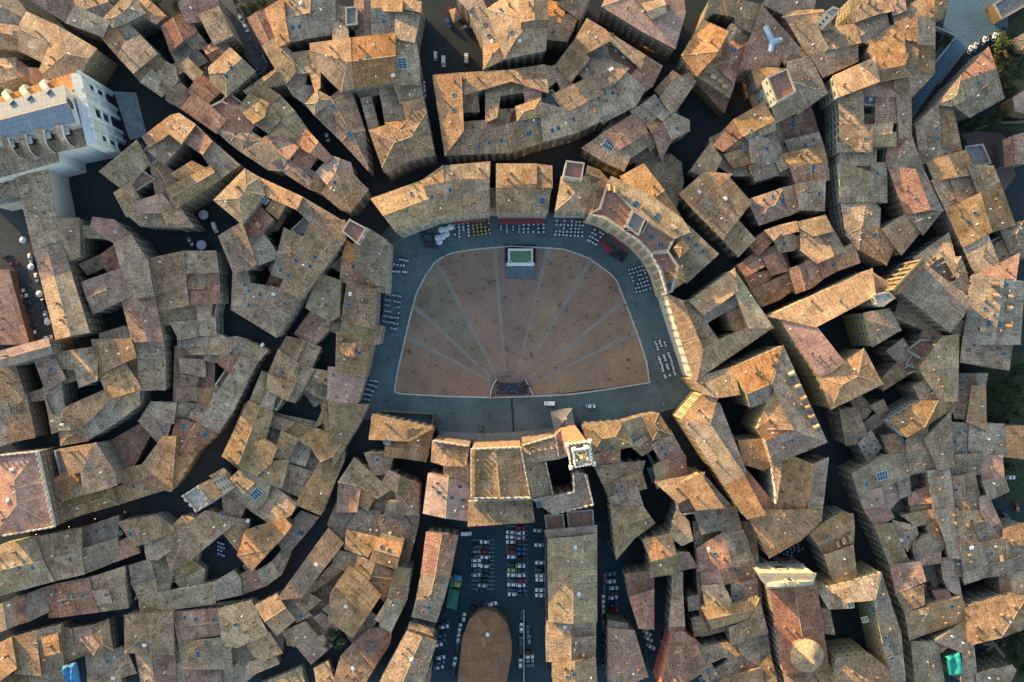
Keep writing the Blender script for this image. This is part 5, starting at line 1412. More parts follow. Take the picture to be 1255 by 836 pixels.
# ------------------------------------------------------------------ ground
def sheet(name,pts,z,mat,kind='structure'):
    bm=bmesh.new(); n=len(pts); ar=sum(pts[i][0]*pts[(i+1)%n][1]-pts[(i+1)%n][0]*pts[i][1] for i in range(n))
    if ar<0: pts=pts[::-1]
    f=bm.faces.new([bm.verts.new((p[0],p[1],z)) for p in pts])
    uvl=bm.loops.layers.uv.new('UVMap')
    for l in f.loops: l[uvl].uv=(l.vert.co.x,l.vert.co.y)
    bmesh.ops.triangulate(bm,faces=bm.faces)
    o=mobj(name,bm_mesh(bm,name,[mat])); o['kind']=kind; return o
def pavemat(name,c1,c2,scale,mottle=0.35,bw=1.2,bh=0.6):
    m,nt,b=newmat(name); L=nt.links; tc=N(nt,'ShaderNodeTexCoord')
    br=N(nt,'ShaderNodeTexBrick',Scale=scale); br.inputs['Color1'].default_value=(*c1,1); br.inputs['Color2'].default_value=(*c2,1)
    br.inputs['Mortar'].default_value=(*[x*.6 for x in c1],1); br.inputs['Brick Width'].default_value=bw; br.inputs['Row Height'].default_value=bh; br.inputs['Mortar Size'].default_value=.03
    L.new(tc.outputs['Object'],br.inputs['Vector'])
    n=N(nt,'ShaderNodeTexNoise',Scale=.06,Detail=8.0,Roughness=.68); L.new(tc.outputs['Object'],n.inputs['Vector'])
    r=ramp(nt,[(.3,(1-mottle,)*3),(.7,(1+mottle*.35,)*3)],n.outputs['Fac'])
    n2=N(nt,'ShaderNodeTexNoise',Scale=1.1,Detail=5.0); L.new(tc.outputs['Object'],n2.inputs['Vector'])
    r2=ramp(nt,[(.35,(.82,)*3),(.7,(1.1,)*3)],n2.outputs['Fac'])
    c=mix(nt,'MULTIPLY',1.0,br.outputs['Color'],r.outputs[0]); c=mix(nt,'MULTIPLY',1.0,c,r2.outputs[0])
    L.new(c,b.inputs['Base Color']); b.inputs['Roughness'].default_value=.85; return m
BR='627,301.5 603,303.5 580,305.6 558,309 548,312 540,316.5 533,321 520.5,339 510.5,359 504,381.5 495.5,418 487,455.5 483.5,479 485.5,481.6 493,483 543,486 600.5,487.5 627,487 657,486 702,483.5 747,477 796,469 793,445.5 784.5,418 772,384 763,361.5 756,344 749,336 739.5,329 722,316.5 706,310 689.5,305 657,303'
BRICK=[tuple(map(float,q.split(','))) for q in BR.split()]
LINES=[((497,412),(600,466)),((506,374),(601,461)),((535,319),(607,458)),((606,303.3),(619,455)),((672,304),(634,457)),((725,318),(641,459)),((766,369),(648,463)),((781,407),(652,470))]
def ground():
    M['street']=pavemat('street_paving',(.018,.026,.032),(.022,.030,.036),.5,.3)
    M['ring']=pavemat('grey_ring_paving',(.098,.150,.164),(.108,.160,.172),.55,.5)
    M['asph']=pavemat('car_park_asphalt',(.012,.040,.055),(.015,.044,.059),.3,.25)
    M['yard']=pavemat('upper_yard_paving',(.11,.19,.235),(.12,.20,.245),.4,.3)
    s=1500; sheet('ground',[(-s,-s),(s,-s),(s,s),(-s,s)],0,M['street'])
    ring='455,300 480,275 520,262 640,258 690,262 740,275 790,310 815,360 850,450 855,470 830,500 770,515 715,520 690,530 540,537 530,515 445,515 430,500 455,430 470,380 470,330'
    sheet('square_paving',[P(*map(float,q.split(','))) for q in ring.split()],.02,M['ring'])
    # brick fan, one sheet a wedge
    def split(poly,a,b):
        ax,ay=a; bx_,by_=b; nx,ny=(by_-ay),-(bx_-ax); c=nx*ax+ny*ay
        return clip(poly,nx,ny,c),clip(poly,-nx,-ny,-c)
    cols=[(0.343, 0.211, 0.14), (0.317, 0.205, 0.143), (0.267, 0.208, 0.14), (0.329, 0.208, 0.148), (0.305, 0.193, 0.15), (0.355, 0.232, 0.148), (0.343, 0.213, 0.145), (0.329, 0.222, 0.143), (0.343, 0.228, 0.148)]
    apex=(627,489); bounds=[l[0] for l in LINES]; global WEDGES; WEDGES=[]
    inner=[l[1] for l in LINES]
    # perimeter params by angle round the apex
    def ang(p): return math.atan2(-(p[1]-apex[1]),p[0]-apex[0])
    per=[p for p in BRICK if p[1]<486.9]; per.sort(key=lambda p:-ang(p))
    def ray(p,q):
        d=(q[0]-p[0],q[1]-p[1]); best=None; n=len(BRICK)
        for i in range(n):
            a,b=BRICK[i],BRICK[(i+1)%n]; e=(b[0]-a[0],b[1]-a[1]); den=d[0]*e[1]-d[1]*e[0]
            if abs(den)<1e-9: continue
            t=((a[0]-p[0])*e[1]-(a[1]-p[1])*e[0])/den; u=((a[0]-p[0])*d[1]-(a[1]-p[1])*d[0])/den
            if 0<=u<=1 and t>0 and (best is None or t<best[0]): best=(t,(p[0]+d[0]*t,p[1]+d[1]*t))
        return best[1]
    outs=[ray(l[1],l[0]) for l in LINES]
    low_l=(602,487.4); low_r=(655,486)
    arc=[low_l]+inner+[low_r]
    for i in range(9):
        i0=arc[i]; i1=arc[i+1]; o0=outs[i-1] if i>0 else None; o1=outs[i] if i<8 else None
        a0=ang(o0) if o0 else math.pi+.2; a1=ang(o1) if o1 else -.2
        mid=[p for p in per if a1+1e-4<ang(p)<a0-1e-4]
        poly=[i0]+([o0] if o0 else [])+mid+([o1] if o1 else [])+[i1]
        WEDGES.append(poly)
        mt=pavemat('brick_paving',cols[i],[c*1.10 for c in cols[i]],1.2,.36,.5,.25)
        sheet('brick_paving',[P(*p) for p in poly],.05,mt)
    sheet('brick_paving',[P(*p) for p in arc+[(627,487)]],.048,pavemat('apex_brick_paving',(.25,.175,.145),(.27,.185,.15),1.2,.22,.5,.25))
    M['line']=simple('travertine_strip',(.235,.205,.172),.85,nz=.12,scale=.25)
    for (a,b),o in zip(LINES,outs):
        A,B=Vector(P(*o)),Vector(P(*b)); u=(B-A).normalized(); n=Vector((-u.y,u.x))*.95
        sheet('paving_strip',[tuple(A+n),tuple(B+n*.5),tuple(B-n*.5),tuple(A-n)],.07,M['line'])
    # stone kerb round the fan
    M['kerb']=simple('pale_kerb_stone',(.46,.45,.42),.85,nz=.2,scale=.6)
    pts=[P(*p) for p in BRICK]; a=offset(pts,.20); b=offset(pts,-.10); bm=bmesh.new(); n=len(pts)
    R=[[bm.verts.new((*q,z)) for q,z in ((a[i],.02),(a[i],.14),(b[i],.14),(b[i],.05))] for i in range(n)]
    for i in range(n):
        A,B=R[i],R[(i+1)%n]
        for k in range(3): bm.faces.new((A[k],A[k+1],B[k+1],B[k]))
    bmesh.ops.recalc_face_normals(bm,faces=bm.faces); o=mobj('kerb',bm_mesh(bm,'kerb',[M['kerb']])); o['kind']='structure'
    # drain gully across the ring
    A,B=P(627,487.5),P(630,535); sheet('drain_channel',[(A[0]-.5,A[1]),(B[0]-.5,B[1]),(B[0]+.5,B[1]),(A[0]+.5,A[1])],.04,M['street'])
    sheet('town_hall_pavement',[P(*q) for q in ((540,528),(575,531.5),(627,530),(680,524),(682,534),(627,545),(575,545),(538,537))],.06,simple('pale_paving',(.20,.20,.185),.85,nz=.3,scale=.5))
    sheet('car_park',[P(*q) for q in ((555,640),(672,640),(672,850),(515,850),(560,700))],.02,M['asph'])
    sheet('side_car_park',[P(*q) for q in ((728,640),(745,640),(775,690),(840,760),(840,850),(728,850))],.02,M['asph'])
    sheet('upper_yard',[P(*q) for q in ((1165,-10),(1235,-10),(1235,35),(1185,60),(1150,100),(1115,150),(1112,120),(1150,60))],.02,M['yard'])
    sheet('upper_road',[P(*q) for q in ((266,-10),(290,-10),(330,80),(322,92),(300,70))],.02,simple('worn_asphalt',(.09,.092,.092),.9,nz=.25,scale=.4))
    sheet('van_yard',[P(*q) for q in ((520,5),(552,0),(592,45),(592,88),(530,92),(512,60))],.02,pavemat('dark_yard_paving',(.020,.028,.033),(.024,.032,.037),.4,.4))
    sheet('garden_ground',[P(*q) for q in ((1190,810),(1260,770),(1262,842),(1190,842))],.02,simple('garden_soil',(.035,.042,.022),.95,nz=.4,scale=.5))
    sheet('orchard_ground',[P(*q) for q in ((1205,440),(1260,430),(1262,620),(1232,612),(1225,530),(1200,525))],.02,simple('orchard_grass',(.03,.042,.018),.95,nz=.4,scale=.5))
    sheet('upper_garden_ground',[P(*q) for q in ((1205,55),(1262,10),(1262,165),(1180,160),(1222,130))],.03,simple('upper_garden_grass',(.03,.04,.018),.95,nz=.4,scale=.5))
    # garden paths
    for q in (((1203,802),(1225,786)),((1215,786),(1232,806)),((1205,790),(1232,790))):
        A,B=Vector(P(*q[0])),Vector(P(*q[1])); u=(B-A).normalized(); n=Vector((-u.y,u.x))*.6
        sheet('garden_path',[tuple(A+n),tuple(B+n),tuple(B-n),tuple(A-n)],.04+.004*(q[0][0]%7),M['line'])
    sheet('hall_yard',[P(*q) for q in ((-30,262),(24,250),(70,400),(60,430),(-30,430))],.02,pavemat('yard_asphalt',(.045,.055,.062),(.05,.06,.067),.3,.3))
    # painted bays
    bm=bmesh.new()
    for x0,y0,x1,y1,n in ((578,662,606,722,12),(621,645,647,730,15)):
        for i in range(n+1):
            y=y0+(y1-y0)*i/n; a=P(x0,y); b=P(x1,y); bbox(bm,((a[0]+b[0])/2,a[1],.035),(b[0]-a[0],.12,.01))
    o=mobj('bay_markings',bm_mesh(bm,'bay_markings',[simple('road_paint',(.5,.5,.48),.8)])); o['kind']='structure'
# ------------------------------------------------------------------ vehicles
CARCOL={'white':(.72,.73,.74),'black':(.012,.013,.015),'grey':(.20,.21,.22),'silver':(.45,.46,.47),'blue':(.03,.09,.20),'dark blue':(.012,.03,.07),'red':(.22,.012,.015),'yellow':(.42,.42,.10),'green':(.03,.12,.05)}
M['tyre']=simple('tyre_rubber',(.015,.015,.016),.9); M['lamp']=simple('headlight_lens',(.7,.7,.68),.2); M['tail']=simple('tail_light_lens',(.25,.01,.01),.3)
M['carglass']=simple('car_glass',(.012,.016,.02),.06)
def loft(bm,secs,mi=0):
    R=[[bm.verts.new(p) for p in s] for s in secs]
    for A,B in zip(R,R[1:]):
        n=len(A)
        for i in range(n): bm.faces.new((A[i],A[(i+1)%n],B[(i+1)%n],B[i])).material_index=mi
    bm.faces.new(R[0][::-1]).material_index=mi; bm.faces.new(R[-1]).material_index=mi
def sec(x,w,z0,z1,tz=.82):
    return [(x,-w*.92,z0),(x,w*.92,z0),(x,w,z0+(z1-z0)*.45),(x,w*tz,z1),(x,-w*tz,z1),(x,-w,z0+(z1-z0)*.45)]
CARME={}
def carmesh(col,van=False):
    k=(col,van)
    if k in CARME: return CARME[k]
    m=simple(col.replace(' ','_')+'_car_paint',CARCOL[col],.28); m.node_tree.nodes['Principled BSDF'].inputs['Coat Weight'].default_value=.5
    bm=bmesh.new()
    if van: loft(bm,[sec(-2.45,.92,.35,1.75),sec(-2.4,.96,.3,2.1),sec(.9,.98,.28,2.12),sec(1.5,.97,.28,1.7),sec(1.75,.95,.28,1.15),sec(2.35,.86,.32,.95)])
    else: loft(bm,[sec(-2.1,.70,.42,.80),sec(-2.02,.82,.30,.98),sec(-1.2,.87,.26,1.0),sec(.7,.87,.26,.96),sec(1.5,.84,.26,.88),sec(1.98,.74,.30,.74),sec(2.08,.6,.40,.62)])
    body=bm_mesh(bm,'body',[m])
    bm=bmesh.new()
    if van: loft(bm,[[(1.02,-.86,1.3),(1.02,.86,1.3),(1.02,.80,2.0),(1.02,-.80,2.0)],[(1.62,-.80,1.28),(1.62,.80,1.28),(1.46,.74,1.78),(1.46,-.74,1.78)]])
    else:
        loft(bm,[[(-1.85,-.70,.96),(-1.85,.70,.96),(-1.80,.68,1.0),(-1.80,-.68,1.0)],[(-1.35,-.72,.97),(-1.35,.72,.97),(-1.3,.58,1.40),(-1.3,-.58,1.40)],[(.25,-.72,.95),(.25,.72,.95),(.15,.58,1.42),(.15,-.58,1.42)],[(1.0,-.70,.90),(1.0,.70,.90),(.95,.68,.94),(.95,-.68,.94)]])
    glass=bm_mesh(bm,'glass',[M['carglass']])
    bm=bmesh.new()
    if van: bbox(bm,(-.8,0,2.13),(3.0,1.5,.05))
    else: loft(bm,[[(-1.32,-.60,1.38),(-1.32,.60,1.38),(-1.28,.55,1.45),(-1.28,-.55,1.45)],[(-.5,-.62,1.39),(-.5,.62,1.39),(-.5,.56,1.49),(-.5,-.56,1.49)],[(.20,-.60,1.38),(.20,.60,1.38),(.12,.55,1.45),(.12,-.55,1.45)]])
    roof=bm_mesh(bm,'roof_panel',[m]); CARME[k]=(body,glass,roof); return CARME[k]
def m_wheel():
    bm=bmesh.new(); tube(bm,(0,-.1,0),(0,.1,0),.31,.31,14); tube(bm,(0,-.115,0),(0,.115,0),.18,.18,10,1); return bm_mesh(bm,'wheel',[M['tyre'],M['frame']])
MWHEEL=m_wheel()
def m_box(name,s,mat):
    bm=bmesh.new(); bbox(bm,(0,0,0),s); return bm_mesh(bm,name,[mat])
MHEAD=m_box('headlight',(.12,.34,.14),M['lamp']); MTAIL=m_box('tail_light',(.10,.28,.16),M['tail'])
def car(x,y,a,col,label,group,van=False,name=None):
    p=P(x,y); t=thing(name or ('van' if van else 'parked_car'),label,'van' if van else 'car',(p[0],p[1],.03),group); t.rotation_euler=(0,0,a)
    b,g,r=carmesh(col,van); mobj('body',b,t); mobj('windows',g,t); mobj('roof_panel',r,t); k=1.12 if van else 1
    for sx in (-1.3,1.32):
        for sy in (-.80,.80): mobj('wheel',MWHEEL,t,(sx*k,sy*k,.31))
    for sy in (-.58,.58): mobj('headlight',MHEAD,t,(2.02*(1.15 if van else 1),sy,.66)); mobj('tail_light',MTAIL,t,(-2.08*(1.17 if van else 1),sy,.74))
    return t
CARROWS=[
('v','left column, left double row',500,640,4.644,0,'388,135,black 388,165,grey 388,190,black 388,215,white 388,243,white 388,268,dark_blue 388,297,silver'),
('v','right column, left double row',500,640,4.644,180,'436,110,white 438,135,black 430,163,red 440,197,white 440,222,black 438,248,white 438,272,black 438,297,black 428,325,black 425,358,silver 415,382,dark_blue'),
('v','left column, middle double row',500,640,4.644,180,'585,55,white 583,82,white 585,110,white 588,137,black 588,165,red 590,195,white 588,240,black 592,270,yellow 590,297,white 592,327,dark_blue 592,352,white 595,382,dark_blue 595,407,white'),
('v','right column, middle double row',500,640,4.644,0,'640,30,red 640,60,white 640,88,silver 640,112,black 640,148,blue 640,175,blue 640,205,black 642,247,white 642,272,black 642,300,white 648,330,red 642,357,white 645,385,blue 645,408,black'),
('v','along the wall of the long market building',500,640,4.644,180,'740,45,silver 746,128,white 750,228,white 750,268,black 750,302,white 752,325,white 750,384,white 750,414,white'),
('v','left side of the round market hall',500,640,4.644,80,'320,540,white 297,600,white 288,658,white 283,712,black 268,790,white 258,850,black'),
('v','in the bays below the green canopy',500,640,4.644,10,'212,568,dark_blue 207,592,white 192,643,blue 186,670,dark_blue 172,695,white 187,768,white 185,795,blue 178,822,silver'),
('h','curved end of the round market hall',500,640,4.644,15,'380,480,black 430,463,dark_blue 482,463,white'),
('v','along the low wall right of the market hall',500,640,4.644,90,'645,530,dark_blue 646,598,white 643,678,blue 640,722,black 640,800,white'),
('v','on the right of the low wall by the market hall',500,640,4.644,90,'683,612,blue 690,665,grey'),
('v','in the bays at the bottom beside the low wall',500,640,4.644,0,'690,735,black 690,762,white 690,785,grey 690,810,blue'),
('v','left line, market row lane',620,640,4.264,90,'515,290,red 512,350,dark_blue 508,402,white 508,455,silver 512,535,grey 508,630,blue 508,735,blue'),
('v','right line, market row lane',620,640,4.264,5,'548,268,grey 549,308,white 562,343,white 560,368,black 560,392,white 560,430,black 560,460,red'),
('v','slanted, by the red fronted house',620,640,4.264,-32,'738,577,white 745,607,white 757,648,white'),
('v','upright, by the red fronted house',620,640,4.264,90,'818,587,black 818,637,white'),
('v','against the long hall wall',0,209,4.0,-80,'152,430,white 168,470,black 183,525,white 215,650,black 228,712,white'),
('v','left half of the long hall yard',0,209,4.0,10,'40,425,black 70,457,red 93,565,black 102,592,white 118,615,white 130,650,black 142,690,black 160,760,black 160,795,white 240,818,white'),
('v','on the left kerb of the sloping street',209,0,4.0,-62,'262,45,black 282,95,black 298,140,grey 312,178,black'),
('v','on the right kerb of the sloping street',209,0,4.0,-62,'318,8,black 334,50,dark_blue 350,97,silver 371,140,white 404,213,black 430,242,dark_blue 464,292,blue 434,350,blue'),
('h','in the line at the foot of the upper yard',1045,0,4.0,68,'572,246,white 597,232,silver 618,212,dark_blue 640,202,white 664,194,black 690,183,white 714,168,black 740,152,dark_blue'),
]
def cars():
    for axis,ph,ox,oy,s,ang,spec in CARROWS:
        L=[q.split(',') for q in spec.split()]; n=len(L)
        L.sort(key=lambda q:float(q[1 if axis=='v' else 0]))
        for i,(x,y,c) in enumerate(L):
            c=c.replace('_',' '); rng=random.Random(int(float(x)*31+float(y)))
            car(ox+float(x)/s,oy+float(y)/s,math.radians(ang+rng.uniform(-2,2)),c,'%s car, %s %s'%(c,ordinal(i,n,'y' if axis=='v' else 'x'),ph),'cars '+ph)
    D=math.radians
    car(418+527/4,115/4,D(-62),'blue','blue and white car beside the brown kiosk in the upper yard',None)
    car(418+463/4,278/4,D(90),'white','white car beside the white van in the upper yard',None)
    car(418+617/4,135/4,D(10),'grey','grey car against the right wall of the upper yard',None)
    car(418+503/4,306/4,D(-90),'white','long white van parked in the middle of the upper yard',None,True)
    car(418+615/4,290/4,D(90),'silver','pale van at the right of the upper yard',None,True)
    car(418+545/4,62/4,D(-50),'red','dark red van beside the kiosk, upper yard',None,True)
    car(627+185/4,418+306/4,D(180),'white','white van nearer the concert stage on the grey ring',None,True)
    car(627+388/4,418+320/4,D(0),'white','white car beside the chapel side of the grey ring',None)
    car(209+222/4,209+282/4,D(-70),'white','white van in the dark little square beside the green shuttered block',None,True)
    car(209+100/4,209+350/4,D(-60),'silver','silver car at the left of the dark little square',None)
    car(209+770/4,675/4,D(-75),'white','lone white car in the black lane below the skylit wedge roof',None)
    car(1045+685/4,65/4,D(20),'red','dark red car alone in the upper right yard',None)
    car(1045+672/4,45/4,D(20),'black','black car beside the dark red car, upper right yard',None)
    car(1045+770/4,418+668/4,D(0),'white','pale car under the dark trees at the far right',None)
    car(1045+800/4,418+812/4,D(-70),'red','red car at the far right below the dark trees',None)
    car(1045+745/4,627+18/4,D(-50),'blue','blue car beside the pale facade at the far right',None)
    car(500+225/4.644,640+42/4.644,D(0),'black','black car in the shade above the strip of roofs',None)
    car(500+332/4.644,640+62/4.644,D(0),'white','white box van at the top of the lower car park',None,True)
    car(620+540/4.264,640+115/4.264,D(100),'black','black car alone in the lane right of the market row',None)
    car(620+715/4.264,640+725/4.264,D(105),'blue','blue car alone at the bend by the small parking yard',None)
    car(418+685/4,418+425/4,D(95),'green','small green utility cart in front of the town hall',None,False,'utility_cart')
# ------------------------------------------------------------------ people
def person_mesh(kind,top,legs):
    me=bpy.data.meshes.new('p'); 
    st=.26 if kind==1 else .10
    V=[(0,0,.98),(0,0,1.2),(0,.0,1.42),(0,.01,1.53),(0,.03,1.68),(.10,0,.92),(.11,st,.50),(.11,st+.02,.07),(.11,st+.16,.04),(-.10,0,.92),(-.11,-st*.6,.50),(-.11,-st-.05,.08),(-.11,-st+.09,.04),
       (.20,0,1.40),(.26,-.05,1.14),(.25,.10,.90),(.25,.13,.82),(-.20,0,1.40),(-.26,.05,1.14),(-.25,.02,.90),(-.25,.04,.82),(0,.03,1.78)]
    E=[(0,1),(1,2),(2,3),(3,4),(4,21),(0,5),(5,6),(6,7),(7,8),(0,9),(9,10),(10,11),(11,12),(2,13),(13,14),(14,15),(15,16),(2,17),(17,18),(18,19),(19,20)]
    R=[.15,.15,.16,.06,.10,.09,.065,.05,.04,.09,.065,.05,.04,.07,.05,.04,.045,.07,.05,.04,.045,.08]
    me.from_pydata(V,E,[]); o=bpy.data.objects.new('p',me); COL.objects.link(o)
    o.modifiers.new('s','SKIN'); 
    for i,sv in enumerate(me.skin_vertices[0].data): sv.radius=(R[i],R[i]*(.75 if i<3 else 1)); sv.use_root=(i==0)
    sd=o.modifiers.new('d','SUBSURF'); sd.levels=1; sd.render_levels=1
    dg=bpy.context.evaluated_depsgraph_get(); dg.update(); r=bpy.data.meshes.new_from_object(o.evaluated_get(dg))
    bpy.data.objects.remove(o); bpy.data.meshes.remove(me); r.name='body'
    for m in (M['skin'],top,legs,M['hair'],M['shoe']): r.materials.append(m)
    for f in r.polygons:
        z=f.center.z; y=f.center.y
        f.material_index=4 if z<.09 else 2 if z<.96 and abs(f.center.x)<.2 else 1 if z<1.47 and z>.86 else (3 if (z>1.70 or (z>1.56 and y<.0)) else 0)
        f.use_smooth=True
    return r
PTOP={'dark':(.008,.009,.012),'white':(.62,.62,.6),'blue':(.04,.08,.18),'red':(.25,.03,.03),'grey':(.14,.14,.14)}
def people():
    M['skin']=simple('skin',(.42,.25,.17),.6); M['hair']=simple('hair',(.03,.02,.015),.7); M['shoe']=simple('shoes',(.03,.03,.03),.7)
    lg=[simple('dark_trousers',(.02,.024,.035),.8),simple('blue_jeans',(.05,.08,.14),.8)]
    PM={}
    for c,v in PTOP.items():
        m=simple(c+'_top',v,.8); PM[c]=[person_mesh(k,m,lg[k]) for k in (0,1)]
    T={(2,1):'485,462 530,450 605,488 655,490 700,462 595,420 545,505 565,515 455,508 430,505 480,560 530,595 575,597 490,635 540,642 425,640 390,663 635,605 648,600 690,620 700,578 725,548 732,552 750,545 712,680 450,712 660,742 760,742 800,620 365,418 385,595 415,370 470,380 255,340 510,420 420,570 350,655 700,705 600,760 765,800 400,790 370,760',
    (3,1):'270,425 195,455 202,462 188,460 240,462 170,488 290,480 345,462 388,490 295,522 210,535 365,530 420,560 352,590 385,582 480,575 505,590 475,645 440,670 428,710 232,658 272,686 370,715 322,735 305,755 200,765 255,778 180,783 485,752 540,782 572,805 480,815 38,590 50,605 90,810 135,450 130,490 690,645 605,655 615,662 590,650 560,660 475,425 290,335 285,385 165,320 510,520 60,700 30,770 120,640 150,560 420,620 330,650 540,700',
    (2,2):'215,100 240,92 325,45 340,60 332,52 345,105 445,70 463,118 577,193 505,240 310,203 320,250 540,355 625,385 810,315 300,30 815,30 820,45 812,38 470,365 480,380 490,395 470,400 350,150 400,210 620,230 680,120 560,60 640,40 520,150 230,290 350,290 760,180 770,195 745,265 740,272 790,178 800,185 826,170',
    (3,2):'15,60 65,85 98,70 105,80 95,64 213,130 462,104 568,88 562,92 574,92 570,136 640,150 475,188 485,192 480,184 415,210 450,160 240,245 230,250 505,268 580,240 600,240 670,265 760,300 740,310 730,315 672,342 155,350 165,410 150,412 158,405 700,160 715,195 725,210 710,205 785,205 345,318 352,325 360,345 535,5 540,12 40,200 45,290 15,15 300,180 350,60 420,40 280,90 70,200 62,235 50,215 80,250 95,260 520,180 600,60 140,180 390,120 690,165 705,185 695,195'}
    pts=[]
    for (c,r),s in T.items():
        for q in s.split():
            x,y=map(float,q.split(',')); pts.append((c*209+x/4,r*209+y/4))
    rng=random.Random(11)
    for _ in range(24):
        while 1:
            q=(rng.uniform(500,790),rng.uniform(300,484))
            if inside(q,BRICK): break
        pts.append(q)
    pts+=[(q[0]+rng.choice((-1,1))*rng.uniform(1.2,2.2),q[1]+rng.uniform(-1.2,1.2)) for q in pts if rng.random()<.5]
    pts=pts[:298]
    reg={}
    for q in pts:
        w=next((i for i,p in enumerate(WEDGES) if inside(q,p)),None)
        if w is None: w='left' if q[0]<500 else 'right' if q[0]>770 else ('upper' if q[1]<400 else 'lower')
        reg.setdefault(w,[]).append(q)
    for w,L in reg.items():
        L.sort(key=lambda q:q[1]); n=len(L)
        wn='%s side of the grey ring'%w if isinstance(w,str) else 'on the '+('leftmost' if w==0 else 'rightmost' if w==8 else 'middle' if w==4 else ORD[w]+' from left' if w<4 else ORD[8-w]+' from right')+' brick wedge'
        for i,q in enumerate(L):
            c=rng.choice(['dark']*9+['white','blue','grey','red']); k=rng.randrange(2)
            if i>=n-20 and n-1-i<i: od=ordinal(i,n,'y')
            elif i<20: od=ordinal(i,n,'y')
            else: od='near the middle'
            x,y=P(*q); o=mobj('person',PM[c][k],None,(x,y,.05)); o.rotation_euler=(0,0,rng.uniform(0,6.28)); o.scale=(1.28,1.28,1.08)
            tag(o,'%s in %s top, %s, %s'%('person standing' if k==0 else 'person walking',c,od,wn),'person','people on the square')
# ------------------------------------------------------------------ cafe terraces
def m_table(cloth):
    bm=bmesh.new(); tube(bm,(0,0,.02),(0,0,.72),.05,.05,8,1); lathe(bm,(0,0,0),[(0,.06),(.28,.04),(.28,0)],12,1)
    w=.44
    a=[bm.verts.new(p) for p in ((-w,-w,.76),(w,-w,.76),(w,w,.76),(-w,w,.76))]; b=[bm.verts.new(p) for p in ((-w-.03,-w-.03,.50),(w+.03,-w-.03,.50),(w+.03,w+.03,.50),(-w-.03,w+.03,.50))]
    bm.faces.new(a)
    for i in range(4): bm.faces.new((b[i],b[(i+1)%4],a[(i+1)%4],a[i]))
    bmesh.ops.recalc_face_normals(bm,faces=bm.faces); return bm_mesh(bm,'cafe_table',[cloth,M['frame']])
def m_chair():
    bm=bmesh.new(); bbox(bm,(0,0,.45),(.44,.44,.05)); bbox(bm,(0,.21,.70),(.44,.05,.5))
    for sx in(-.18,.18):
        for sy in(-.18,.18): tube(bm,(sx,sy,0),(sx,sy,.45),.02,.02,5)
    return bm_mesh(bm,'cafe_chair',[M['chair']])
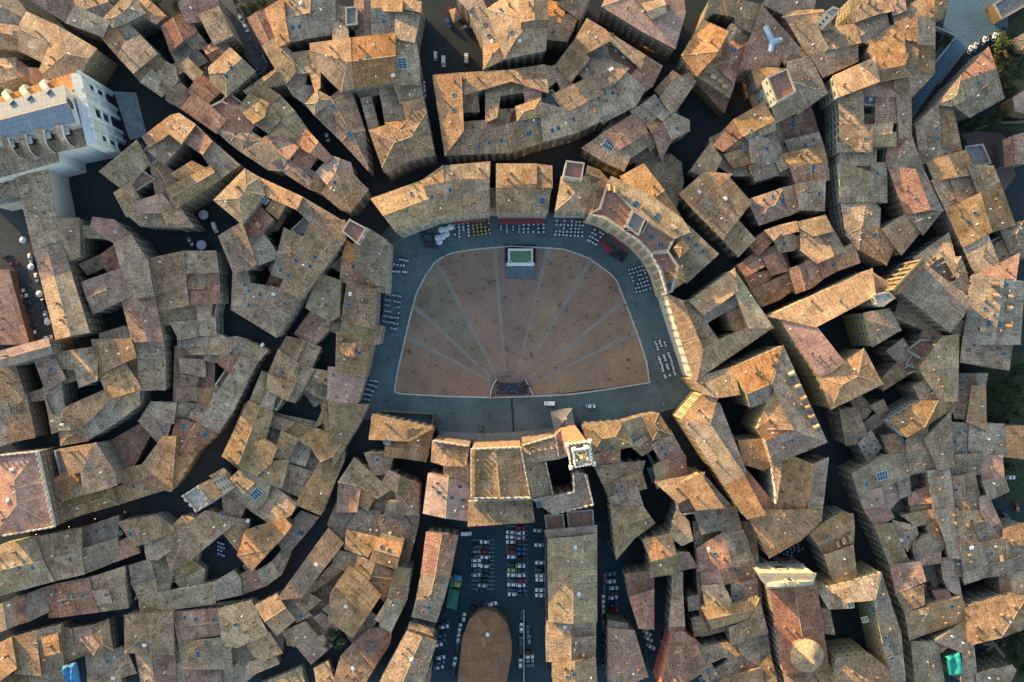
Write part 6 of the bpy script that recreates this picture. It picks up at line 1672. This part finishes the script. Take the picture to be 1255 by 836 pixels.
def terraces():
    M['chair']=simple('dark_rattan',(.006,.008,.014),.7); cl={'white':simple('white_tablecloth',(.55,.58,.64),.8),'yellow':simple('yellow_tablecloth',(.50,.36,.12),.8),'blue':simple('blue_tablecloth',(.34,.40,.52),.8),'black':simple('black_table_top',(.02,.022,.028),.4)}
    TM={k:m_table(v) for k,v in cl.items()}; CM=m_chair()
    G=[]
    def grid(ph,o,u,v,nu,nv,col): G.append((ph,[(o[0]+(u[0]-o[0])*i/max(1,nu-1)+(v[0]-o[0])*j/max(1,nv-1),o[1]+(u[1]-o[1])*i/max(1,nu-1)+(v[1]-o[1])*j/max(1,nv-1),i,j) for j in range(nv) for i in range(nu)],col))
    def t(c,r,x,y): return (c*209+x/4,r*209+y/4)
    grid('cafe corner at upper left',t(2,1,292,437),t(2,1,326,445),t(2,1,246,492),4,1,'white'); 
    grid('middle cafe patch, upper left',t(2,1,245,460),t(2,1,325,468),t(2,1,240,492),6,2,'white')
    grid('lower cafe patch, upper left',t(2,1,250,494),t(2,1,312,500),t(2,1,248,505),5,1,'white')
    grid('terrace left of the fountain',t(2,1,555,268),t(2,1,622,258),t(2,1,560,330),4,5,'white')
    grid('terrace left of the fountain',t(2,1,645,254),t(2,1,722,244),t(2,1,652,318),5,5,'yellow')
    grid('terrace beside the parasols',t(2,1,395,305),t(2,1,450,315),t(2,1,415,370),4,4,'black')
    grid('terrace above the fountain',t(2,1,783,262),t(3,1,37,262),t(2,1,783,302),4,4,'blue')
    grid('terrace above the fountain',t(3,1,58,268),t(3,1,156,266),t(3,1,58,304),5,3,'white')
    grid('terrace right of the fountain',t(3,1,222,248),t(3,1,352,254),t(3,1,214,316),8,5,'white')
    grid('terrace by the red canopy',t(3,1,408,292),t(3,1,446,312),t(3,1,374,342),4,4,'white')
    grid('terrace by the red canopy',t(3,1,500,380),t(3,1,560,415),t(3,1,480,410),5,3,'black')
    grid('terrace on the upper right ring',t(3,1,575,490),t(3,1,640,470),t(3,1,612,598),5,7,'blue')
    grid('terrace on the left ring',t(2,1,228,608),t(2,1,292,618),t(2,1,208,768),6,7,'blue')
    grid('terrace on the lower left ring',t(2,2,148,192),t(2,2,182,200),t(2,2,104,280),4,5,'blue')
    grid('terrace on the right ring',t(3,2,722,80),t(3,2,770,62),t(3,2,752,178),3,10,'white')
    grid('short terrace, right ring',t(3,2,703,4),t(3,2,745,-6),t(3,2,716,42),3,4,'white')
    grid('dining lane at lit palace',t(4,3,290,20),t(4,3,308,14),t(4,3,335,155),2,8,'blue')
    grid('dining yard below lit palace',t(4,3,495,205),t(4,3,565,160),t(4,3,535,215),5,3,'blue')
    grid('sunken court at lower left',t(1,3,236,150),t(1,3,262,160),t(1,3,240,205),3,4,'blue')
    nch=0; rng=random.Random(3); REST=[]
    for ph,pts,col in G:
        nr=max(p[3] for p in pts)+1; nc=max(p[2] for p in pts)+1
        for x,y,i,j in pts:
            q=P(x+rng.uniform(-.4,.4),y+rng.uniform(-.4,.4)); a=rng.uniform(-.6,.6)
            if rng.random()<.14: continue
            o=mobj('cafe_table',TM[col],None,(q[0],q[1],.05)); o.rotation_euler=(0,0,a)
            lab='%s, %s row'%(ordinal(i,nc,'x'),ORD[j]) if nr>1 else ordinal(i,nc,'x')
            tag(o,'%s table, %s, %s'%(col,lab,ph),'table','tables, '+ph)
            for b in (0,math.pi/2,math.pi,-math.pi/2):
                if rng.random()<.22: continue
                b+=a; REST.append((q[0]+.72*math.sin(b)*-1,q[1]+.72*math.cos(b),b))
            if nch<290:
                nch+=1; b=a+rng.choice((0,math.pi/2,math.pi,-math.pi/2)); REST.pop() if REST else None; c=mobj('cafe_chair',CM,None,(q[0]-.74*math.sin(b),q[1]+.74*math.cos(b),.05)); c.rotation_euler=(0,0,b)
                tag(c,'chair at %s table, %s, %s'%(col,lab,ph),'chair','chairs, '+ph)
    co=[];fa=[]; v0=[tuple(v.co) for v in CM.vertices]; f0=[tuple(f.vertices) for f in CM.polygons]
    for x,y,b in REST:
        k=len(co); cb,sb=math.cos(b),math.sin(b); co+=[(x+u*cb-v*sb,y+u*sb+v*cb,w+.05) for u,v,w in v0]; fa+=[tuple(i+k for i in f) for f in f0]
    me=bpy.data.meshes.new('terrace_chairs'); me.from_pydata(co,[],fa); me.materials.append(M['chair']); o=mobj('terrace_chairs',me); o['kind']='stuff'; o['label']='crowded dark chairs filling the cafe terraces round the square'
    # parasols
    def parasol(x,y,r,col,label):
        p=P(x,y,2.5); t_=thing('parasol',label,'parasol',(p[0],p[1],.05),'parasols')
        bm=bmesh.new(); tube(bm,(0,0,0),(0,0,2.7),.04,.04,8); bbox(bm,(0,0,.06),(.6,.6,.12)); mobj('pole',bm_mesh(bm,'pole',[M['frame']]),t_)
        bm=bmesh.new(); lathe(bm,(0,0,2.2),[(r,-.12),(r,0),(r*.5,.32),(0,.62)],8); mobj('canopy',bm_mesh(bm,'canopy',[cl[col]]),t_)
    L=[(545,240),(597,238),(645,210),(507,330),(603,288),(560,315),(525,370)]
    for i,(x,y) in enumerate(sorted(L)): parasol(480+x/8.964,255+y/8.964,1.5,'white','white parasol, %s of the cluster left of the fountain'%ordinal(i,7,'x'))
    for i,(x,y) in enumerate(((110,340),(150,472),(190,605),(230,742))): parasol(x/4,209+y/4,1.6,'white','pale parasol, %s, in the yard by the long hall'%ordinal(i,4,'y'))
    for i,y in enumerate((405,425,445,470)): parasol(418+403/4+i*.5,y/4,.9,'white','small white parasol, %s, in the lane below the vans'%ordinal(i,4,'y'))
    for (x,y),w in (((160,217),'upper'),((150,365),'lower')): parasol(209+x/4,209+y/4,2.3,'white','large white parasol, the %s one in the dark little square'%w)
    # awnings
    red=simple('dark_red_canvas',(.17,.02,.035),.8,nz=.15); teal=simple('blue_grey_canvas',(.10,.20,.24),.8)
    def awning(a,b,dep,mat,label):
        A=Vector(P(*a,3.2)); B=Vector(P(*b,3.2)); d=(B-A).normalized(); n=Vector((d.y,-d.x)); c=(A+B)/2
        if n.dot(-c)<0: n=-n
        t_=thing('awning',label,'awning',(c.x,c.y,0)); bm=bmesh.new(); R=[]
        for p in (A,B):
            R.append([bm.verts.new((q.x-c.x,q.y-c.y,z)) for q,z in ((p,3.3),(p+n*dep,2.75),(p+n*dep,2.4),(p+n*(dep-.05),2.4),(p+n*(dep-.05),2.7),(p,3.2))])
        for i in range(6): bm.faces.new((R[0][i],R[0][(i+1)%6],R[1][(i+1)%6],R[1][i]))
        bm.faces.new(R[0]); bm.faces.new(R[1]); mobj('canvas',bm_mesh(bm,'canvas',[mat]),t_)
        for f in (0.04,.5,.96):
            q=A+(B-A)*f+n*(dep-.1)-c; bm=bmesh.new(); tube(bm,(q.x,q.y,0),(q.x,q.y,2.5),.03,.03,6); mobj('post',bm_mesh(bm,'post',[M['frame']]),t_)
    awning(t(2,1,775,238),t(3,1,160,236),2.2,red,'long dark red awning directly above the fountain')
    awning(t(2,1,545,254),t(2,1,722,236),.9,red,'narrow dark red awning above the yellow clothed tables')
    awning(t(3,1,478,302),t(3,1,575,392),1.0,red,'slanted dark red awning below the curved palace')
    A=[t(3,1,430,355),t(3,1,455,335),t(3,1,505,385),t(3,1,475,410)]
    def canopy(name,pts,h,mat,label,cat):
        xy=[P(*p,h) for p in pts]; bx=sum(p[0] for p in xy)/len(xy); by=sum(p[1] for p in xy)/len(xy); t_=thing(name,label,cat,(bx,by,0)); bm=bmesh.new()
        top=bm.verts.new((0,0,h+.7)); n=len(xy); r=[bm.verts.new((x-bx,y-by,h)) for x,y in xy]; l=[bm.verts.new((x-bx,y-by,h-.35)) for x,y in xy]
        for i in range(n): bm.faces.new((r[i],r[(i+1)%n],top)); bm.faces.new((l[i],l[(i+1)%n],r[(i+1)%n],r[i]))
        bmesh.ops.recalc_face_normals(bm,faces=bm.faces); mobj('canvas',bm_mesh(bm,'canvas',[mat]),t_)
        for x,y in xy: bm=bmesh.new(); tube(bm,((x-bx)*.95,(y-by)*.95,0),((x-bx)*.95,(y-by)*.95,h),.06,.06,6); mobj('post',bm_mesh(bm,'post',[M['frame']]),t_)
    canopy('canopy',A,2.8,red,'square dark red canopy among the cafe tables','canopy')
    grn=simple('green_canvas',(.02,.14,.09),.8,nz=.12); yl=simple('yellow_green_canvas',(.30,.33,.10),.8); bl=simple('blue_canvas',(.06,.20,.32),.8)
    canopy('market_canopy',[t(2,3,514,470),t(2,3,530,375),t(2,3,580,390),t(2,3,565,485)],3.6,grn,'large green canopy beside the strip of roofs in the car park','canopy')
    canopy('market_canopy',[t(2,3,553,342),t(2,3,590,348),t(2,3,582,373),t(2,3,550,368)],3.2,yl,'small yellow green canopy above the large green one','canopy')
    canopy('market_canopy',[t(2,3,553,312),t(2,3,592,314),t(2,3,590,342),t(2,3,553,338)],3.2,bl,'small blue canopy at the top of the stall row','canopy')
    canopy('market_canopy',[t(2,3,535,318),t(2,3,550,315),t(2,3,548,372),t(2,3,530,370)],3.3,grn,'narrow green canopy beside the small blue canopy','canopy')
    canopy('court_canopy',[t(3,2,650,535),t(3,2,662,528),t(3,2,704,600),t(3,2,690,608)],9,teal,'long narrow blue grey canopy in the court right of the bell tower','canopy')
    canopy('court_canopy',[t(3,2,662,622),t(3,2,698,618),t(3,2,712,688),t(3,2,690,696)],8,teal,'wide blue grey canopy in the court right of the bell tower','canopy')
    canopy('kiosk',[t(2,0,528,50),t(2,0,562,38),t(2,0,592,88),t(2,0,552,112)],3.4,M['rr'],'brown roofed kiosk at the top of the upper yard','kiosk')
def fountain():
    c=P(637.8,314,1); root=thing('fountain','white marble rectangular fountain with green water at the top of the square','fountain',(c[0],c[1],0))
    x0,y0=P(622.6,306.2,1.5); x1,y1=P(653.2,323,1.5); w=x1-x0; d=y0-y1; cx,cy=(x0+x1)/2-c[0],(y0+y1)/2-c[1]
    mb=M['marble']
    def b(name,cc,s,m=mb,top=1): 
        bm=bmesh.new(); bbox(bm,cc,s,0,0,top); mobj(name,bm_mesh(bm,name,[m]),root)
    b('back_wall',(cx,cy+d/2,1.2),(w,.9,2.4)); 
    for s in(-1,1): b('side_wall',(cx+s*(w/2-.45),cy+.2,1.0),(.9,d-.9,2.0)); b('end_pier',(cx+s*(w/2-.2),cy-d/2-.1,.8),(1.3,1.2,1.6)); b('statue_block',(cx+s*(w/2-1.5),cy-d/2+1.1,.95),(.9,.8,1.1),top=.6)
    b('front_ledge',(cx,cy-d/2-.3,.5),(w+1.2,1.5,.94))
    b('basin_floor',(cx,cy,.2),(w-1.8,d-.9,.3))
    b('water',(cx,cy+.1,.60),(w-1.82,d-1.0,.2),WATER)
    for i in range(7): b('niche_relief',(cx+(i-3)*w*.12,cy+d/2-.55,1.35),(.8,.16,1.3),M['stone'])
    b('apron',(cx,cy-d/2-3.9,.12),(w+2,5.4,.16),M['ring']); b('rear_apron',(cx,cy+1.5,.09),(w+2.6,d+2.4,.08),M['street'])
    # railing round the apron
    L=w/2+1.4
    pts=[(-L,d/2+1.8),(-L,-d/2-6.8),(L,-d/2-6.8),(L,d/2+1.8)]
    for (ax,ay),(bx,by) in zip(pts,pts[1:]):
        n=int(math.hypot(bx-ax,by-ay)/1.6)
        for i in range(n):
            q=(cx+ax+(bx-ax)*i/n,cy+ay+(by-ay)*i/n); bm=bmesh.new(); tube(bm,(q[0],q[1],.05),(q[0],q[1],1.0),.06,.05,6); mobj('railing_post',bm_mesh(bm,'railing_post',[M['chim'] if 0 else M['tyre']]),root)
        bm=bmesh.new(); tube(bm,(cx+ax,cy+ay,.9),(cx+bx,cy+by,.9),.035,.035,6); mobj('rail',bm_mesh(bm,'rail',[M['tyre']]),root)
def stage():
    c=P(627,476.5); root=thing('concert_stage','dark blue low stage floor at the foot of the brick fan','stage',(c[0],c[1],0))
    bk=simple('stage_cloth',(.012,.018,.035),.6,nz=.5,scale=1.5)
    bm=bmesh.new(); bbox(bm,(0,0,.35),(10.5,5.2,.7)); mobj('platform',bm_mesh(bm,'platform',[bk]),root)
    bm=bmesh.new(); bbox(bm,(6.2,-.4,.3),(1.6,3.6,.5)); mobj('side_ramp',bm_mesh(bm,'side_ramp',[bk]),root)
    rng=random.Random(4); sp=simple('loudspeaker_black',(.015,.015,.018),.5)
    for i,(x,y) in enumerate(((-6.2,2.6),(-6.2,.5),(5.6,3.2),(7.6,1.2),(-6.4,-1.8))):
        bm=bmesh.new(); bbox(bm,(0,0,.8),(1.1,.9,1.6)); bbox(bm,(0,-.47,.5),(.8,.06,.7),1); bbox(bm,(0,-.47,1.2),(.5,.06,.4),1); o=mobj('loudspeaker',bm_mesh(bm,'loudspeaker',[sp,M['frame']]),None,(c[0]+x,c[1]+y,.06)); tag(o,'black loudspeaker, %s around the dark stage'%['top left','middle left','top right','far right','lower left'][i],'loudspeaker','stage loudspeakers')
    wt=simple('stage_monitor_casing',(.25,.30,.36),.5)
    for i in range(9):
        x,y=rng.uniform(-4.6,4.6),rng.uniform(-2,2); bm=bmesh.new(); bbox(bm,(0,0,.22),(.55,.4,.44),0,0,.7); o=mobj('stage_monitor',bm_mesh(bm,'stage_monitor',[wt]),None,(c[0]-4.6+i*1.15,c[1]+y,.70)); tag(o,'small grey monitor on the dark stage, %s'%ordinal(i,9,'x'),'monitor','stage monitors')
    for pts,w in (([(609,465),(604,472),(601.5,480),(601,486)],'left'),([(644,465.5),(648,473),(652,481),(654,486)],'right')):
        bm=bmesh.new(); a=[Vector(P(*q)) for q in pts]; R=[]
        for i,p in enumerate(a):
            d=(a[min(i+1,3)]-a[max(i-1,0)]).normalized(); u=Vector((-d.y,d.x))*.28
            R.append([bm.verts.new((*q,z)) for q,z in ((p+u,.04),(p+u,.75),(p-u,.75),(p-u,.04))])
        for A,B in zip(R,R[1:]):
            for i in range(3): bm.faces.new((A[i],A[i+1],B[i+1],B[i]))
        bm.faces.new(R[0]); bm.faces.new(R[-1]); bmesh.ops.recalc_face_normals(bm,faces=bm.faces)
        o=mobj('stone_parapet',bm_mesh(bm,'stone_parapet',[M['kerb']])); tag(o,'curved pale stone parapet on the %s of the dark stage'%w,'parapet')
def bollards():
    bm=bmesh.new(); lathe(bm,(0,0,0),[(.26,0),(.26,.15),(.2,.2),(.19,.75),(.24,.82),(.2,.95),(0,1.02)],12); me=bm_mesh(bm,'bollard',[M['kerb']])
    pts=[P(*p) for p in BRICK]; L=[]; acc=0; n=len(pts)
    for i in range(n):
        a,b=Vector(pts[i]),Vector(pts[(i+1)%n]); l=(b-a).length; d=0
        while acc<=l: L.append(a+(b-a)*(acc/l)); acc+=4.6
        acc-=l
    side={}
    for p in L:
        ang=math.degrees(math.atan2(p.y-5,p.x-5))
        s='upper' if 40<ang<140 else 'right' if -25<=ang<=40 else 'lower' if -155<ang<-25 else 'left'
        side.setdefault(s,[]).append(p)
    for s,l in side.items():
        ax=0 if s in('upper','lower') else 1; l.sort(key=lambda p:p[ax] if ax==0 else -p[1])
        for i,p in enumerate(l):
            nn=len(l); o=mobj('bollard',me,None,(p.x*1.004,p.y*1.004,.16))
            tag(o,'pale stone bollard, %s along the %s edge of the brick fan'%(ordinal(i,nn,'x' if ax==0 else 'y') if min(i,nn-1-i)<20 else 'middle',s),'bollard','bollards round the brick fan')
LANT=[('above the long curved courtyard block',3,0,'5,770 70,765 130,755 200,735 290,690 320,678 365,655'),('in the lane under the top palace',3,0,'655,238 690,253'),('in the lane behind the curved palace',3,1,'455,12 475,25 490,35 520,45 695,130 780,185'),('in the dark curved lanes at the left',1,2,'230,490 245,483 115,640 510,60'),('along the dark lane at the lower left',0,3,'175,113 337,75 465,37 610,2'),('at the bends of the dark lanes',1,3,'745,20 603,235'),('at the upper right lane crossing',4,0,'290,425 305,468 320,500'),('in the passages off the square',2,1,'120,155 235,240')]
def lanterns():
    bm=bmesh.new(); tube(bm,(0,0,0),(0,0,5.4),.07,.05,6); tube(bm,(0,0,5.3),(0,.7,5.6),.04,.04,6); post=bm_mesh(bm,'post',[M['tyre']])
    bm=bmesh.new(); lathe(bm,(0,.7,5.0),[(.16,0),(.30,.45),(0,.5)],8); gl=simple('lamp_glow',(1.0,.50,.14),.5,emit=7.0); lamp=bm_mesh(bm,'lamp',[gl])
    bm=bmesh.new(); lathe(bm,(0,.7,5.46),[(.36,0),(.2,.16),(0,.3)],8); hood=bm_mesh(bm,'hood',[M['tyre']])
    for ph,c,r,s in LANT:
        L=s.split(); n=len(L)
        for i,q in enumerate(L):
            x,y=map(float,q.split(',')); p=Z(c,r,x,y,5); t=thing('street_lamp','lit amber street lamp, %s %s'%(ordinal(i,n,'x'),ph),'lamp',(p[0],p[1]-.7,0),'lit street lamps')
            mobj('post',post,t); mobj('lamp',lamp,t); mobj('hood',hood,t)
def tree_mesh(seed):
    rng=random.Random(seed); bm=bmesh.new(); tr=bmesh.new()
    tube(tr,(0,0,-.2),(0,0,3.2),.32,.2,8)
    cl=[]
    for i in range(9):
        a=rng.uniform(0,6.28); r=rng.uniform(.6,2.5); z=rng.uniform(3.6,6.8); c=Vector((r*math.cos(a),r*math.sin(a),z)); tube(tr,(0,0,2.4+rng.random()),c,.12,.04,5); cl.append((c,rng.uniform(1.0,1.7)))
    for c,r in cl:
        k=rng.randrange(3)
        for _ in range(170):
            d=Vector((rng.gauss(0,1),rng.gauss(0,1),rng.gauss(0,.8))).normalized()*r*rng.uniform(.55,1.08); p=c+d
            u=Vector((rng.gauss(0,1),rng.gauss(0,1),rng.gauss(0,1))).normalized(); v=u.orthogonal().normalized(); s=rng.uniform(.16,.34)
            f=bm.faces.new([bm.verts.new(p+q) for q in (u*s,v*s*.6,-u*s,-v*s*.6)]); f.material_index=rng.choice((k,k,0,1))
    return bm_mesh(tr,'trunk',[M['bark']]),bm_mesh(bm,'crown',M['leafs'])
def trees():
    M['bark']=simple('bark',(.07,.05,.035),.9); M['leafs']=[simple('leaf_dark',(.028,.050,.018),.7),simple('leaf_mid',(.048,.075,.022),.7),simple('leaf_light',(.085,.105,.03),.7)]
    TM=[tree_mesh(s) for s in (1,2,3,4)]
    S=[('in the garden below the top right car park','y',5,0,'720,205,1.3 760,215,1.1 700,300,1 760,330,1.2 800,380,1.1 770,430,1 740,400,.9 800,260,1 600,610,1 560,600,.9 640,590,.8 730,560,.9 690,600,.9 820,310,1.1'),
       ('in the small walled yard above the sloping street','y',5,0,'455,190,.6 430,215,.55 475,205,.5'),
       ('in the dark orchard at the far right','y',5,2,'750,300,1.3 700,370,1.1 800,290,1.2 820,360,1.1 770,200,1 720,240,1 690,390,.8 830,230,1.1 780,620,1 800,130,1.1 830,160,1.2 745,380,.9'),
       ('in the garden at the lower right corner','y',5,3,'790,600,1.2 830,640,1.2 780,690,1 820,720,1.3 836,780,1.2 720,640,.5 770,640,.8 830,590,1 650,690,.5 625,720,.5'),
       ('in the top left corner yards','x',0,0,'720,-5,.9 540,5,.7 770,20,.8 830,110,.6'),
       ('beside the sloping street with parked cars','y',1,0,'440,15,1 400,45,.8 350,30,.7 365,60,.6 20,30,.8 -10,210,.6'),
       ('in the dark yard at lower left','x',1,3,'800,600,1 830,640,.9 780,640,.8 700,680,.5'),
       ('on the roof garden at the right','x',5,3,'370,350,.4 385,412,.4 430,365,.35 362,420,.35'),
       ('in the green court behind the curved palace','x',3,1,'620,60,.45 640,68,.5 665,76,.5 690,84,.45 720,96,.4'),
       ('on the small courtyard terrace above the fountain','x',3,0,'-14,540,.25 10,600,.25 25,545,.25')]
    roofz={'on the roof garden at the right':7.1,'on the small courtyard terrace above the fountain':16.0}
    for ph,ax,c,r,s in S:
        L=[tuple(map(float,q.split(','))) for q in s.split()]; L.sort(key=lambda q:q[1 if ax=='y' else 0]); n=len(L)
        for i,(x,y,k) in enumerate(L):
            z=roofz.get(ph,0); p=Z(c,r,x,y,z+5*k); nm='tree' if k>.6 else 'shrub'; rng=random.Random(int(x*3+y))
            t=thing(nm,'dark green %s, %s %s'%(nm,ordinal(i,n,ax),ph),nm,(p[0],p[1],z),'greenery '+ph); t.scale=(k,k,k*rng.uniform(.9,1.2)); t.rotation_euler=(0,0,rng.uniform(0,6))
            a,b=TM[rng.randrange(4)]; mobj('trunk',a,t); mobj('crown',b,t)
def drape(name,c,r,s,z,mat,label):
    q=[ZV(c,r,*map(float,k.split(',')),z) for k in s.split()]; n=12; bm=bmesh.new(); rng=random.Random(len(s)); ctr=sum(q,Vector())/4
    G=[]
    for i in range(n+1):
        row=[]
        for j in range(n+1):
            u,v=i/n,j/n; p=(q[0]*(1-u)+q[1]*u)*(1-v)+(q[3]*(1-u)+q[2]*u)*v; zz=.9*noise.noise(Vector((p.x*.45,p.y*.45,3)))+.5*math.sin(u*9+v*3)-.0
            if i in(0,n) or j in (0,n): zz-=1.4
            row.append(bm.verts.new((p.x-ctr.x,p.y-ctr.y,zz)))
        G.append(row)
    for i in range(n):
        for j in range(n): bm.faces.new((G[i][j],G[i+1][j],G[i+1][j+1],G[i][j+1])).smooth=True
    bmesh.ops.recalc_face_normals(bm,faces=bm.faces); bmesh.ops.solidify(bm,geom=bm.faces[:],thickness=.04)
    o=mobj(name,bm_mesh(bm,name,[mat]),None,tuple(ctr)); tag(o,label,'tarpaulin')
def extras():
    drape('tarpaulin',5,3,'462,715 530,690 552,800 482,812',17.8,simple('teal_tarpaulin',(.01,.30,.24),.6),'bright teal tarpaulin sheet over a roof at the lower right')
    drape('tarpaulin',0,3,'300,762 368,742 385,850 318,850',12,simple('blue_tarpaulin',(.03,.16,.34),.6,nz=.4,scale=.7),'crumpled blue tarpaulin at the bottom left')
    def wall(name,pts,h,t,mat,label):
        a=[Vector(P(*q,h)) for q in pts]; c=a[0]; bm=bmesh.new(); R=[]
        for i,p in enumerate(a):
            d=(a[min(i+1,len(a)-1)]-a[max(i-1,0)]).normalized(); u=Vector((-d.y,d.x))*t/2
            R.append([bm.verts.new((q.x-c.x,q.y-c.y,z)) for q,z in ((p+u,-.2),(p+u,h),(p-u,h),(p-u,-.2))])
        for A,B in zip(R,R[1:]):
            for i in range(3): bm.faces.new((A[i],A[i+1],B[i+1],B[i]))
        bm.faces.new(R[0]); bm.faces.new(R[-1]); bmesh.ops.recalc_face_normals(bm,faces=bm.faces); o=mobj(name,bm_mesh(bm,name,[mat]),None,(c.x,c.y,0)); tag(o,label,'wall')
    wall('yard_wall',[(465,505),(467,504),(531,507.5),(529,526)],4.0,.5,M['w2'],'grey wall closing the yard at the lower left of the square')
    wall('garden_wall',[(1146,32),(1172,44),(1160,60),(1146,77)],3.0,.5,M['wm'],'white wall round the small yard above the sloping street')
    wall('low_wall',[(642,748),(642,840)],1.3,.4,M['stone'],'thin low wall along the ramp right of the market hall')
    wall('boundary_wall',[(668.5,655),(669.5,750)],5,.6,M['w2'],'pale wall between the car park and long market building')
    wall('terrace_wall',[(1194,158),(1225,150),(1262,148)],3,.5,M['w2'],'dark garden wall across the upper right garden')
    wall('street_wall',[(1150,104),(1180,66),(1184,63)],2.0,.4,M['w2'],'low wall along the middle of the sloping upper right street')
    sheet('terrace_paving',[P(*q) for q in ((1178,165),(1215,155),(1235,170),(1245,215),(1220,250),(1210,212))],.025,simple('reddish_terrace_paving',(.13,.085,.075),.9,nz=.2,scale=.6))
    sheet('yard_paving',[P(*q) for q in ((468,506),(530,508),(528,530),(466,520))],.045,M['ring'])
def setup():
    w=bpy.data.worlds.new('World'); sc.world=w; w.use_nodes=True; nt=w.node_tree; bg=nt.nodes['Background']
    sk=nt.nodes.new('ShaderNodeTexSky'); sk.sky_type='NISHITA'; sk.sun_disc=False; sk.sun_elevation=math.radians(SUN_EL); sk.sun_rotation=math.radians(-45)
    sk.altitude=300; sk.air_density=1.0; sk.dust_density=1.0; sk.ozone_density=1.0
    nt.links.new(sk.outputs[0],bg.inputs[0]); bg.inputs[1].default_value=SKY
    l=bpy.data.lights.new('sun','SUN'); l.energy=SUN; l.angle=math.radians(.5); l.color=(1.0,.69,.30); o=bpy.data.objects.new('sun',l); COL.objects.link(o)
    d=Vector((-math.cos(math.radians(SUN_EL))*math.sin(math.radians(45)),math.cos(math.radians(SUN_EL))*math.cos(math.radians(45)),math.sin(math.radians(SUN_EL))))
    o.rotation_euler=d.to_track_quat('Z','Y').to_euler(); o.location=d*400
    c=bpy.data.cameras.new('camera'); co=bpy.data.objects.new('camera',c); COL.objects.link(co); co.location=(0,0,H); co.rotation_euler=(0,0,0)
    c.sensor_width=36; c.lens=F/1255*36; c.clip_start=1; c.clip_end=3000; sc.camera=co
    v=sc.view_settings; v.view_transform='Standard'; v.look='None'; v.exposure=EXPO; v.gamma=1; v.use_curve_mapping=False
    sc.cycles.use_denoising=True; sc.cycles.max_bounces=5; sc.cycles.diffuse_bounces=2
SUN_EL=7.0; SUN=3.2; SKY=.15; EXPO=1.95
WATER=simple('green_water',(.10,.20,.10),.12,nz=.2,scale=.8)
setup(); ground(); cathedral(); build_all()
for hd in HOUSES:
    if hd['name']=='domed_church': cupola(hd)
    if hd['name']=='barrel_church': barrel_front(hd)
bell_tower(); fountain(); stage(); bollards(); cars(); terraces(); people(); lanterns(); trees(); extras()
